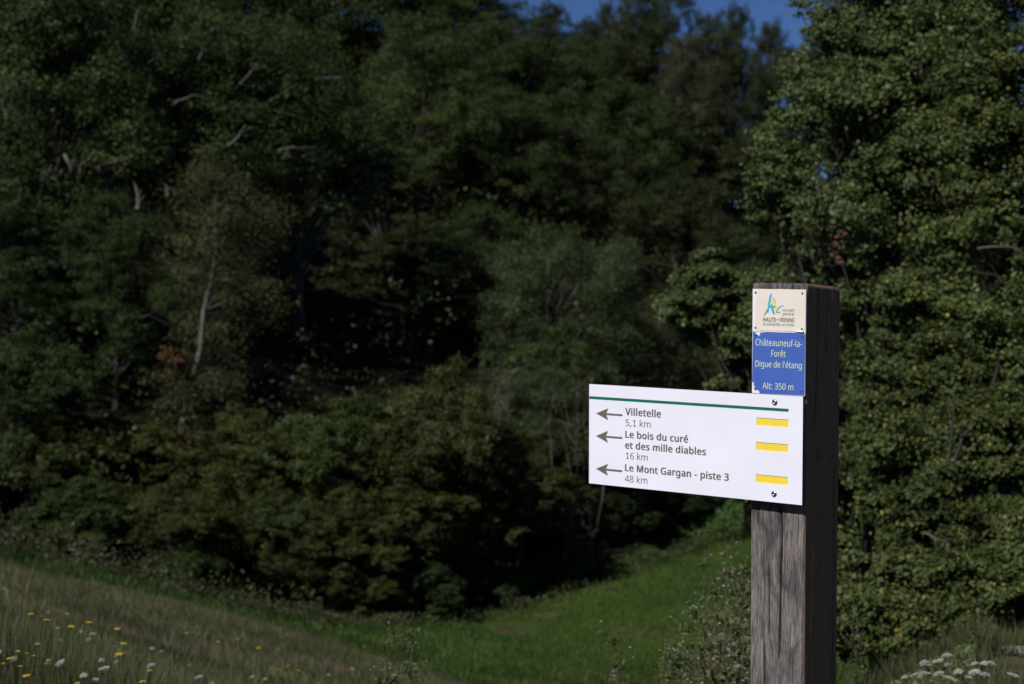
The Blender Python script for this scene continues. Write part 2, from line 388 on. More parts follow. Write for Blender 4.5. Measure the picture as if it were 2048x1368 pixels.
# ------------------------------------------------------------------ the wood
G1 = 'bushes along the foot of the wood'; G2 = 'trees on the wooded slope'; G3 = 'trees along the skyline'
def bushes():
    rows = [
     ('bush', 10, 24.5, 650, 324, 'ash', 'dark green bush at the left end of the wood edge above the rusty bracken'),
     ('bush2', 40, 22.8, 850, 324, 'ash', 'low green bush filling the corner under the dark green bush'),
     ('bush2', 130, 24.5, 820, 302, None, 'olive bush directly behind the left part of the rusty bracken'),
     ('bush', 225, 24.8, 815, 356, None, 'olive bush just left of the birch foot'),
     ('bush2', 400, 24.6, 925, 302, None, 'olive bush whose top hides the foot of the pale birch'),
     ('bush', 530, 24.2, 810, 324, None, 'broad olive bush rising right of the birch foot'),
     ('bush', 670, 24.6, 780, 345, None, 'large yellowish green bush in the middle of the wood edge'),
     ('bush2', 150, 21.2, 950, 259, 'oak', 'low green bush standing in the rusty bracken'),
     ('bush', 300, 21.8, 960, 259, None, 'low olive bush at the right end of the rusty bracken'),
     ('bush2', 430, 22.6, 990, 259, None, 'low olive bush hanging over the top of the grassy bank'),
     ('bush', 560, 22.9, 980, 259, 'ash', 'low blue green bush beside the point where bank and meadow meet'),
     ('bush2', 690, 23.1, 970, 259, None, 'low olive bush at the deepest point of the meadow edge'),
     ('bush', 500, 22.5, 1120, 170, 'ash', 'knee high bush on the grass edge under the low olive bush'),
     ('bush2', 610, 22.9, 1125, 190, 'ash', 'knee high green bush left of the lowest point of the wood edge'),
     ('bush', 720, 23.2, 1110, 190, None, 'knee high olive bush at the lowest point of the wood edge'),
     ('bush2', 840, 23.6, 1105, 180, 'ash', 'knee high bush at the meadow edge under the dropping boughs'),
     ('bush', 960, 25.0, 1100, 170, 'ash', 'knee high bush at the meadow edge left of the bare twigs'),
     ('bush', 350, 21.2, 1085, 160, 'ash', 'knee high bush growing out of the end of the bracken'),
     ('bush', 850, 25.0, 715, 324, None, 'tall olive bush rising highest along the wood edge'),
     ('bush2', 800, 24.0, 940, 280, None, 'low bush dropping its boughs to the meadow'),
     ('bush', 960, 25.6, 850, 302, None, 'olive bush left of the bush with bare pinkish twigs'),
     ('willow', 1075, 28.4, 740, 248, None, 'grey green willow bush just left of the white sign board'),
     ('bush2', 1040, 26.8, 910, 237, None, 'dull bush at the shaded meadow edge'),
     ('bush', 1130, 28.4, 800, 248, None, 'olive bush close under the left end of the sign board'),
     ('willow', 1200, 29.4, 830, 248, 'brown', 'greyish thin bush below the white sign board'),
     ('bush', 1290, 30.6, 830, 302, 'ash', 'dark green bush below the middle of the sign board'),
     ('bush2', 1225, 28.7, 935, 216, 'dark', 'low dark bush shading the meadow edge under the sign board'),
     ('bush', 1330, 30.2, 925, 216, 'dark', 'low dark bush left of the patch of fresh bright green plants'),
     ('bush2', 1400, 33, 800, 302, 'ash', 'dark bush behind the patch of fresh bright green plants'),
     ('bush', 1520, 34, 770, 324, 'dark', 'dark bush at the wood edge behind the wooden post')]
    for k, px, D, top, wd, mt, lab in rows:
        put(T[k], 'bush', px, D, top, wd, lab, 'bush', G1, mat=mt)
bushes()
def wood():
    rows = [
     # second row
     ('oak2', 20, 28.5, 380, 330, 'ash', 'green tree on the left behind the dark bush'),
     ('oak2', 230, 28.5, 400, 300, 'ash', 'bright green leafy tree just left of the birch crown'),
     ('slim', 130, 31, 330, 300, 'dark', 'narrow dark tree between two green trees'),
     ('slim', 570, 38, 420, 300, 'dark', 'dark shaded tree right of the birch'),
     ('slim', 700, 42, 400, 300, 'dark', 'dark shaded tree in the hollow of the wood'),
     ('oak2', 830, 43, 470, 300, 'dark', 'dull dark tree at the bottom of the hollow'),
     ('oak2', 960, 40, 420, 280, 'ash', 'small bright topped tree left of the grey green willow'),
     ('willow', 1110, 33, 465, 330, None, 'large grey green willow above the left half of the sign board'),
     ('bush', 1080, 30.5, 640, 260, 'ash', 'green leafy bush under the large willow'),
     ('willow', 1320, 35, 600, 280, None, 'grey green willow bush above the right half of the sign board'),
     ('slim', 1240, 42, 500, 260, 'dark', 'dark tree in deep shade behind the willows'),
     ('oak2', 1350, 42, 370, 300, 'dark', 'dark green tree with layered boughs left of the near leafy tree'),
     ('slim', 1480, 40, 480, 300, 'dark', 'dark tree half hidden by the near leafy tree'),
     # third row
     ('oakh', 90, 30, -60, 520, None, 'broad oak with pale bare limbs at upper left'),
     ('oakh', 380, 33, 40, 520, None, 'broad oak with pale bare limbs above the birch'),
     ('oakh', 600, 35, 90, 420, None, 'olive oak with crooked limbs right of the birch top'),
     ('yell', 850, 47, 75, 300, None, 'yellowish green tree standing out from the dark slope'),
     ('slim', 770, 41, 300, 240, 'dark', 'dark tree in front of the yellowish green tree'),
     ('oak2', 1010, 49, 190, 300, 'ash', 'green tree right of the yellowish green tree'),
     ('oak2', 1130, 50, 260, 260, 'dark', 'rounded dark green tree in the middle of the slope'),
     ('oak2', 1250, 54, 180, 300, 'ash', 'olive tree in the middle of the upper slope'),
     ('slim', 1420, 54, 230, 300, 'dark', 'dark bluish tree below the brownish crown'),
     # fourth row
     ('oak', 20, 52, -160, 520, 'ash', 'tall tree in the top left corner'),
     ('oak', 270, 56, -170, 560, None, 'tall olive tree along the top edge above the pale limbs'),
     ('oak', 520, 58, -150, 520, 'ash', 'tall green tree along the top edge above the birch'),
     ('oak', 720, 60, -120, 460, None, 'tall tree along the top edge behind the yellowish tree'),
     ('oak2', 900, 62, -70, 380, 'ash', 'tall tree at the left end of the visible skyline'),
     ('oak2', 1010, 58, 60, 320, 'oak', 'olive tree below the left end of the sky gap'),
     ('oak2', 1130, 62, 100, 300, 'oak', 'olive tree on the upper slope under the sky gap')]
    T['yell'] = dict(T['oak']); 
    for k, px, D, top, wd, mt, lab in rows:
        if k == 'yell': mt = 'yellowish'
        put(T[k], 'broadleaf_tree', px, D, top, wd, lab, 'tree', G2, mat=mt)
    sk = [
     ('oak2', 1090, 70, 22, 170, 'dark', 'tree with a small rounded top at the left of the skyline'),
     ('oak2', 1215, 74, 22, 90, 'dark', 'small isolated airy tree on the skyline'),
     ('oak2', 1165, 70, 55, 200, 'dark', 'low tree on the skyline below the small airy one'),
     ('oak2', 1300, 68, -45, 200, 'dark', 'tallest dark tree on the skyline'),
     ('oak2', 1385, 62, 90, 180, 'brown', 'tree with a brownish crown below the skyline'),
     ('oak2', 1400, 72, 48, 160, 'dark', 'dark tree on the skyline right of the tallest one'),
     ('oak2', 1460, 70, 33, 140, 'dark', 'pointed dark tree on the skyline right of the brownish crown'),
     ('oak2', 1540, 74, 66, 170, 'dark', 'dark tree on the skyline touching the near leafy tree'),
     ('oak2', 1250, 66, 60, 240, 'dark', 'wide dark tree just below the sky gap'),
     ('oak2', 1660, 66, 60, 260, 'dark', 'dark tree glimpsed behind the near tree with round leaves'),
     ('oak', 1850, 64, 40, 380, 'dark', 'dark tree hidden behind the near trees at the right')]
    for k, px, D, top, wd, mt, lab in sk:
        put(T[k], 'skyline_tree', px, D, top, wd, lab, 'tree', G3, mat=mt)
wood()

# shrub layer that covers the floor of the wood
def shrub_layer():
    rng = np.random.default_rng(31); n = 2900
    x, y = polar_(rng, n, 21, 78, -.40, .36); s = -.775 * (x + 1.2) + .634 * (y - 23.5); k = (s > 1.2) & ((rng.uniform(0, 1, n) < .3) | (np.abs(x / y + .08) > .08) | (y < 31) | (y > 47)); x, y = x[k], y[k]
    r = rng.uniform(.5, 1.1, len(x)) * (y / 40) ** .6
    C = np.stack([x, y, height(x, y) + r * rng.uniform(.2, 1.9, len(x))], 1)
    P, Nr = spray_points(C, r, 420000, rng, subs=14, spread=.22)
    V, fa, k_ = leaf_geom(P, Nr, (.085 + .03 * (P[:, 1] > 35)) * rng.uniform(.6, 1.3, len(P)), rng, .7)
    tag(link('shrub_layer', mesh_arrays('shrub_layer', V, fa, k_, M['dark'])), 'dense low shrubs covering the floor of the wood under the trees', 'undergrowth', kind='stuff')
def polar_(rng, n, d0, d1, t0, t1):
    D = d0 + (d1 - d0) * rng.uniform(0, 1, n) ** .7; t = rng.uniform(t0, t1, n); return t * D, D
shrub_layer()

# the birch: pale leaning trunk with thin drooping foliage
def birch():
    D = 25.9; X0 = (352 - 1024) / F * D; zg = gh(X0, D)
    root = empty('birch_tree', (X0, D, zg), 0, 'slender birch with a pale leaning trunk and thin brownish foliage', 'tree')
    rnd = random.Random(5); rng = np.random.default_rng(5)
    def loc(px, py, d=0): return Vector(((px - 1024) / F * (D + d) - X0, d, EYE + (507 - py) / F * (D + d) - zg))
    spine = [Vector((0, 0, -.4)), loc(362, 850), loc(376, 780), loc(400, 700), loc(408, 620), loc(424, 560), loc(433, 500), loc(430, 450), loc(434, 410), loc(437, 375)]
    mb = MB(); mb.tube(spine, [.062, .055, .047, .040, .036, .033, .027, .02, .014, .007], 8)
    C = []; R = []
    for (px, py, r, d) in ((440, 340, 45, 0), (420, 400, 50, .3), (470, 410, 45, -.3), (500, 440, 50, .1), (400, 470, 42, -.4), (450, 480, 55, .5), (520, 570, 42, 0), (475, 575, 35, -.3),
                           (395, 560, 35, .3), (400, 650, 35, .4), (430, 730, 42, -.2), (400, 770, 45, .3), (340, 790, 40, -.3), (375, 820, 40, .2), (500, 500, 35, .4), (350, 370, 0, 0), (545, 430, 32, 0), (460, 660, 35, .3), (430, 780, 35, .1)):
        if r:
            C.append(loc(px, py, d)); R.append(r / F * D)
    for c, r in zip(C, R):
        j = min(range(1, 10), key=lambda q: abs(spine[q].z - (c.z - .25)) )
        pts = curvy(spine[j], c, rnd, 4, .12, .1); mb.tube(pts, [.012, .010, .008, .006, .003], 5)
        for q in range(5):
            e = c + Vector((rnd.gauss(0, 1), rnd.gauss(0, 1), rnd.gauss(-.5, 1))).normalized() * r
            mb.tube(curvy(pts[3], e, rnd, 3, .1), [.007, .005, .004, .002], 4)
    link('trunk', mb.mesh('birch_trunk', M['birch_bark'], True), root)
    P, Nr = spray_points(np.array(C), np.array(R) * 1.25, 34000, rng, subs=12, flat=1.15, spread=.34, up=0)
    V, fa, k = leaf_geom(P, Nr, rng.uniform(.022, .048, len(P)), rng, .6)
    link('crown', mesh_arrays('birch_crown', V, fa, k, M['birch']), root)
    # rusty spray half way up
    P, Nr = spray_points(np.array([loc(348, 720, -.2), loc(365, 745, -.1), loc(385, 890, -.3)]), np.array([.22, .2, .22]), 1500, rng, subs=8)
    V, fa, k = leaf_geom(P, Nr, rng.uniform(.035, .07, len(P)), rng, .6)
    tag(link('withered_spray', mesh_arrays('birch_withered', V, fa, k, M['rust']), root), 'withered rusty sprays low on the trunk')
    # bare side branch
    link('bare_branch', MB().tube([spine[2], loc(360, 775), loc(345, 758), loc(335, 745)], [.02, .014, .010, .005], 5).mesh('birch_branch', M['pale_bark'], True), root)
    link('bare_branch', MB().tube([loc(368, 842), loc(385, 833), loc(398, 836), loc(404, 832)], [.016, .014, .012, .005], 5).mesh('birch_branch', M['pale_bark'], True), root)
birch()

# pale broken limbs showing between the oak crowns, and dead twiggy shrubs
def dead_limb(px0, py0, px1, py1, D, r, label, n=3, name='dead_limb'):
    rnd = random.Random(int(px0 * 7 + py0)); P0 = ray(px0, py0); P1 = ray(px1, py1)
    r *= .42; A = Vector((0, 0, EYE)) + P0 * (D / P0.y); B = Vector((0, 0, EYE)) + P1 * ((D + rnd.uniform(-.4, .4)) / P1.y)
    mb = MB(); pts = curvy(Vector((0, 0, 0)), B - A, rnd, 6, .08); mb.tube(pts, [r * (1 - .7 * i / 6) for i in range(7)], 6)
    for q in range(n):
        s = pts[rnd.randint(2, 5)]; L = (B - A).length * rnd.uniform(.3, .5)
        e = s + ((B - A).normalized() + Vector((rnd.gauss(0, .7), rnd.gauss(0, .5), rnd.gauss(0, .7)))).normalized() * L
        mb.tube(curvy(s, e, rnd, 3, .15), [r * .4, r * .3, r * .2, r * .08], 5)
    o = link(name, mb.mesh(name, M['pale_bark'], True), None, A); tag(o, label, 'branch', 'pale bare limbs among the leaves'); return o
for a in ((455, 292, 485, 262, 29.5, .10, 'short thick pale limb above the birch top'), (560, 300, 640, 298, 30.5, .05, 'nearly level pale limb right of the short thick one'),
          (268, 60, 275, 20, 29.5, .07, 'upright pale limb close to the top edge'), (398, 120, 408, 85, 30.5, .06, 'short upright pale limb in the upper oak'),
          (345, 210, 390, 190, 29.5, .06, 'slanting pale limb in the middle of the oak crown'), (430, 220, 480, 205, 30.5, .05, 'level pale limb right of the slanting one'),
          (480, 170, 520, 125, 30.5, .06, 'long slanting pale limb reaching up to the right'), (130, 310, 145, 340, 26.5, .08, 'crooked pale limb in the oak at far left'),
          (275, 420, 270, 370, 27.5, .12, 'pale trunk piece standing in the dark gap'), (335, 395, 333, 372, 27.5, .09, 'short pale trunk piece right of the dark gap'),
          (600, 190, 640, 240, 33.5, .05, 'arching pale limb falling to the right'), (630, 160, 690, 158, 34, .05, 'level pale limb close to the dark slope'),
          (160, 345, 165, 320, 27.5, .07, 'small pale limb beside the crooked one')):
    dead_limb(*a)

def dead_shrub(px, py, D, r, n, label, seed, mat='dead'):
    rnd = random.Random(seed); d = ray(px, py); c = Vector((0, 0, EYE)) + d * (D / d.y)
    zg = gh(c.x, c.y); root = Vector((c.x, c.y, zg)); mb = MB(); R = r / F * D
    for i in range(n):
        e = c - root + Vector((rnd.gauss(0, 1), rnd.gauss(0, .6), rnd.gauss(0, .8))) * R * .7
        b = Vector((rnd.gauss(0, .15), rnd.gauss(0, .15), -.1)); pts = curvy(b, e, rnd, 6, .10, .04)
        mb.tube(pts, [.013 - .0014 * q for q in range(7)], 4)
        for q in range(9):
            s = pts[rnd.randint(4, 6)]; ee = s + Vector((rnd.gauss(0, 1), rnd.gauss(0, .8), rnd.gauss(-.2, 1))).normalized() * R * rnd.uniform(.25, .7)
            p2 = curvy(s, ee, rnd, 4, .2, .08); mb.tube(p2, [.008, .007, .006, .005, .003], 3)
    o = link('dead_shrub', mb.mesh('dead_shrub', M[mat]), None, root); tag(o, label, 'dead shrub', 'bare twiggy shrubs at the wood edge')
dead_shrub(975, 765, 25.6, 60, 9, 'bare grey shrub with curling twigs left of the sign board', 3)
dead_shrub(1000, 810, 25.4, 40, 6, 'lower bare grey shrub with drooping twigs', 4)
dead_shrub(1145, 1045, 26.3, 55, 9, 'bare pinkish twigs low down under the sign board', 6)
dead_shrub(1160, 790, 27.0, 45, 6, 'bare twigs showing beside the left end of the sign board', 8)

# ------------------------------------------------------------------ the near trees on the right
M['near_bark'] = bark_mat('dark_bark', (.014, .012, .010), (.040, .036, .030))
def near_tree(name, lab, cat, ells, n, leaf, mat, seed, base, extra=None, group=None, aspect=.85, bark='near_bark', tw=.05, shell=.9, hexa=True):
    """ells: (px, py, D, radius px) masses that make the crown, each broken into clumps"""
    rng = np.random.default_rng(seed); rnd = random.Random(seed)
    bx, by = base; root = Vector((bx, by, gh(bx, by))); o = empty(name, root, 0, lab, cat, group)
    C = []; R = []
    for (px, py, D, r) in ells:
        d = ray(px, py); c = Vector((0, 0, EYE)) + d * (D / d.y) - root; rr = r / F * D
        m = max(5, int(16 * (rr / .6) ** 2))
        dd = norm(rng.normal(size=(m, 3))); q = rng.uniform(.35, shell, (m, 1))
        C.append(np.array(c)[None, :] + dd * q * rr); R.append(np.full(m, 1) * rng.uniform(.16, .32, m) * min(rr, .9) + .06)
    C = np.concatenate(C); R = np.concatenate(R)
    P, Nr = spray_points(C, R, n, rng, subs=14, spread=.25, flat=.9, up=.2)
    V, fa, k = leaf_geom(P, Nr, leaf * rng.uniform(.6, 1.25, n), rng, aspect, hexa)
    link('crown', mesh_arrays(name + '_crown', V, fa, k, M[mat]), o)
    for (nm, mt, cnt, lf, zr) in (extra or []):
        lf *= .85
        sel = rng.choice(len(P), cnt, replace=False)
        sel = sel[(P[sel, 2] + root.z > zr[0]) & (P[sel, 2] + root.z < zr[1])]
        V, fa, k = leaf_geom(P[sel] + rng.normal(size=(len(sel), 3)) * .02 + norm(np.array([S]))[0] * .05, Nr[sel], lf * rng.uniform(.7, 1.2, len(sel)), rng, .8, True)
        q = link(nm, mesh_arrays(nm, V, fa, k, M[mt]), o); q['kind'] = 'stuff'
    mb = MB(); zt = max(C[:, 2]) * .9
    cx, cyy = C[:, 0].mean(), C[:, 1].mean()
    spine = curvy((0, 0, -.3), (cx, cyy, zt), rnd, 8, .04); mb.tube(spine, [tw * (1 - .85 * i / 8) for i in range(9)], 7)
    for i in rng.choice(len(C), min(len(C), 70), replace=False):
        c = Vector(C[i]); j = int(min(7, max(0, (c.z / zt - .15) * 8 * .8))); a = spine[j]
        pts = curvy(a, c, rnd, 5, .08, .04); mb.tube(pts, [tw * .20 * (1 - .8 * q / 5) + .002 for q in range(6)], 5)
        for q in range(3):
            e = c + Vector((rnd.gauss(0, 1), rnd.gauss(0, 1), rnd.gauss(0, 1))).normalized() * R[i] * 1.2
            mb.tube(curvy(pts[4], e, rnd, 3, .1), [.006, .005, .004, .002], 4)
    link('trunk', mb.mesh(name + '_trunk', M[bark], True), o)
    return o, root

NG = 'leafy trees and bushes right of the meadow'
near_tree('aspen_tree', 'tall tree with small round leaves rising behind the signpost out of the picture', 'tree',
          [(1690, 70, 12.6, 100), (1630, 50, 12.7, 60), (1760, 20, 12.9, 150), (1760, -120, 13.0, 170), (1900, -60, 12.8, 180), (1580, 250, 12.6, 95), (1560, 340, 12.5, 90), (1660, 200, 12.3, 140), (1700, 400, 12.2, 150), (1590, 420, 12.6, 85),
           (1640, 300, 12.9, 120), (1780, 250, 12.4, 130), (1790, 480, 12.4, 120), (1840, 150, 12.6, 190), (1860, 380, 12.5, 190), (1830, 700, 12.4, 130), (1720, 560, 12.6, 140), (1650, 150, 12.8, 80)],
          220000, .027, 'round', 21, (2.9, 12.8), group=NG, tw=.07)
near_tree('poplar_tree', 'tall leafy tree filling the right edge beside the tree with round leaves', 'tree',
          [(2020, 60, 11.6, 170), (2100, -100, 11.8, 200), (2000, 300, 11.4, 150), (2090, 250, 11.6, 180), (1960, 480, 11.3, 140), (2080, 500, 11.3, 170), (1850, 600, 11.4, 130), (2010, 690, 11.0, 150)],
          130000, .027, 'mixed', 22, (3.9, 11.6), extra=[('yellow_leaves', 'gold', 1100, .026, (-1, 2.4))], group=NG, tw=.05)
near_tree('lilac_bush', 'pale tipped bush leaning out over the meadow left of the post', 'bush',
          [(1375, 590, 13.6, 75), (1430, 560, 13.8, 70), (1480, 620, 13.8, 100), (1560, 560, 13.6, 110), (1420, 680, 13.9, 75), (1500, 730, 13.7, 90), (1600, 700, 13.6, 120)],
          120000, .028, 'round', 23, (2.3, 13.8), group=NG, tw=.05)
near_tree('hazel_bush', 'dense green bush directly behind the wooden post', 'bush',
          [(1560, 860, 13.6, 110), (1480, 800, 13.9, 60), (1700, 750, 12.6, 130), (1720, 950, 12.3, 130), (1600, 1000, 13.2, 110), (1700, 1130, 12.0, 110), (1560, 1120, 13.0, 80)],
          140000, .027, 'round', 24, (2.2, 13.0), group=NG, tw=.04)
near_tree('bramble_bush', 'spreading bush with many yellow leaves below the right edge trees', 'bush',
          [(1830, 760, 10.8, 130), (1900, 800, 11.2, 120), (1800, 880, 11.2, 110), (1860, 980, 10.9, 120), (1980, 800, 10.9, 110), (1960, 880, 10.6, 150), (1840, 930, 10.4, 130), (1780, 1050, 10.2, 110), (1900, 1060, 9.9, 130), (2010, 1050, 9.8, 120), (1820, 1180, 9.6, 100), (1930, 1180, 9.3, 100), (2040, 1180, 9.3, 90), (1740, 860, 10.8, 90), (2080, 920, 10.4, 110), (1960, 980, 10.2, 110), (2060, 760, 10.8, 110), (1790, 1210, 8.9, 90), (1880, 1215, 8.6, 80), (1960, 1190, 8.7, 80), (2070, 1130, 9.2, 100), (1700, 1150, 9.4, 90), (1740, 1240, 8.4, 60), (1840, 1265, 8.2, 50), (1920, 1255, 8.2, 45), (2040, 1190, 8.8, 70)],
          200000, .025, 'mixed', 25, (2.6, 10.3), extra=[('yellow_leaves', 'gold', 2200, .026, (-2, 3))], group=NG, tw=.04)
near_tree('olive_bush', 'low greyish bush between the post and the yellow leaved bush', 'bush',
          [(1740, 1200, 9.0, 90), (1690, 1260, 8.8, 60), (1800, 1260, 8.6, 70), (1860, 1270, 8.3, 60)],
          24000, .028, 'weed', 26, (1.85, 8.9), group=NG, tw=.02)
# red leaves and grey dead branches in that foliage
def red_spray():
    rng = np.random.default_rng(3); pts = []
    for px, py in ((1680, 470), (1670, 488), (1668, 492), (1674, 506), (1678, 516), (1680, 520), (1682, 468)):
        d = ray(px, py); pts.append(np.array(Vector((0, 0, EYE)) + d * (11.3 / d.y)))
    P = np.repeat(np.array(pts), 4, 0) + rng.normal(size=(len(pts) * 4, 3)) * .012; c = P.mean(0)
    V, fa, k = leaf_geom(P - c, np.tile(np.array([-.4, -.7, .4]), (len(P), 1)) + rng.normal(size=P.shape) * .3, rng.uniform(.018, .036, len(P)), rng, .7, True)
    o = link('creeper_spray', mesh_arrays('creeper_spray', V, fa, k, M['red']), None, Vector(c))
    tag(o, 'small spray of red leaves hanging in the green foliage above the post', 'red leaves', kind='stuff')
red_spray()
for a in ((1785, 212, 1812, 245, 11.6, .020, 'short grey branch stub high in the tree above the post', 0), (1785, 262, 1835, 288, 11.6, .022, 'grey branch below the short stub above the post', 1),
          (1955, 497, 2048, 500, 10.7, .018, 'level grey branch near the right edge', 1), (1850, 1065, 1895, 1085, 9.6, .016, 'forked grey branch in the bush with yellow leaves', 2)):
    dead_limb(*a[:7], n=a[7])['group'] = 'grey bare branches in the near foliage'

# ------------------------------------------------------------------ signpost
POST = Vector((0, 0, 0)); PA = -math.atan2(.6225, .7826)      # turn of the front face
EX = Vector((.7826, -.6225, 0)).normalized(); EYv = Vector((.6225, .7826, 0)).normalized(); EZ = Vector((0, 0, 1))
HW = .060; DEP = .139
corner = Vector(((1613 - 1024) / F * 3.28, 3.28, 0))
POST = corner - EX * HW + EYv * HW   # local y runs from -HW to DEP - HW
POST.z = gh(POST.x, POST.y) - .02
def onplane(px, py, y):
    """point of the local plane y=const that the photo pixel sees -> local (x, z)"""
    d = ray(px, py); o = Vector((0, 0, EYE)) - POST
    t = (y - o.dot(EYv)) / d.dot(EYv); p = o + d * t
    return p.dot(EX), p.z
ZTOP = onplane(1560, 567.5, -HW)[1]
root = empty('signpost', POST, PA, 'weathered square wooden post carrying a white arrow board and two small plates', 'signpost')

def wood_mat():
    m, t, o = new_mat('weathered_oak')
    tc = N(t, 'ShaderNodeTexCoord')
    def mapped(sx, sz, det=8.0, rough=.6, dist=0):
        mp = N(t, 'ShaderNodeMapping'); mp.inputs['Scale'].default_value = (sx, sx, sz); t.links.new(tc.outputs['Object'], mp.inputs[0])
        n = N(t, 'ShaderNodeTexNoise', i_Scale=1.0, i_Detail=det, i_Roughness=rough, i_Distortion=dist); t.links.new(mp.outputs[0], n.inputs['Vector']); return n
    fine = mapped(420, 26, 8, .7, .4); mid = mapped(190, 17, 7, .72, 1.5); big = mapped(24, 11, 6, .62, .6); speck = mapped(260, 190, 3)
    r1 = ramp(t, [(.30, (.046, .042, .040)), (.44, (.115, .108, .105)), (.60, (.205, .195, .190)), (.8, (.31, .295, .29))]); t.links.new(fine.outputs['Fac'], r1.inputs[0])
    r2 = ramp(t, [(.36, (.36, .35, .35)), (.5, (.95, .92, .90)), (.64, (1.35, 1.28, 1.22))]); t.links.new(mid.outputs['Fac'], r2.inputs[0])
    r3 = ramp(t, [(.38, (.46, .46, .49)), (.47, (.78, .77, .79)), (.55, (1.06, 1.03, 1.02)), (.66, (1.24, 1.17, 1.12))]); t.links.new(big.outputs['Fac'], r3.inputs[0])
    m1 = N(t, 'ShaderNodeMixRGB', blend_type='MULTIPLY', i_Fac=1.0); t.links.new(r1.outputs[0], m1.inputs[1]); t.links.new(r2.outputs[0], m1.inputs[2])
    m2 = N(t, 'ShaderNodeMixRGB', blend_type='MULTIPLY', i_Fac=1.0); t.links.new(m1.outputs[0], m2.inputs[1]); t.links.new(r3.outputs[0], m2.inputs[2])
    # the side facing away from the weather has kept its brown
    at = N(t, 'ShaderNodeAttribute', attribute_name='brown')
    rb = ramp(t, [(.3, (.16, .085, .048)), (.6, (.26, .150, .092)), (.8, (.38, .27, .20))]); t.links.new(fine.outputs['Fac'], rb.inputs[0])
    mb_ = N(t, 'ShaderNodeMixRGB', blend_type='MULTIPLY', i_Fac=.4); t.links.new(rb.outputs[0], mb_.inputs[1]); t.links.new(r2.outputs[0], mb_.inputs[2])
    m3 = N(t, 'ShaderNodeMixRGB'); t.links.new(at.outputs['Fac'], m3.inputs[0]); t.links.new(m2.outputs[0], m3.inputs[1]); t.links.new(mb_.outputs[0], m3.inputs[2])
    dt = N(t, 'ShaderNodeAttribute', attribute_name='crack_shade'); m4 = N(t, 'ShaderNodeMixRGB'); m4.inputs[2].default_value = (.010, .008, .007, 1)  # near-black painted into the cracks, standing in for shade inside them
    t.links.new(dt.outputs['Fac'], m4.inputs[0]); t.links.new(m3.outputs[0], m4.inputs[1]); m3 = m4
    p = N(t, 'ShaderNodeBsdfPrincipled', i_Roughness=.8); p.inputs['Specular IOR Level'].default_value = .3
    t.links.new(m3.outputs[0], p.inputs['Base Color'])
    ad = N(t, 'ShaderNodeMath', operation='MULTIPLY_ADD'); ad.inputs[1].default_value = .6; t.links.new(fine.outputs['Fac'], ad.inputs[0]); t.links.new(mid.outputs['Fac'], ad.inputs[2])
    bp = N(t, 'ShaderNodeBump', i_Strength=.75, i_Distance=.0022); t.links.new(ad.outputs[0], bp.inputs['Height'])
    t.links.new(bp.outputs[0], p.inputs['Normal']); t.links.new(p.outputs[0], o.inputs[0]); return m

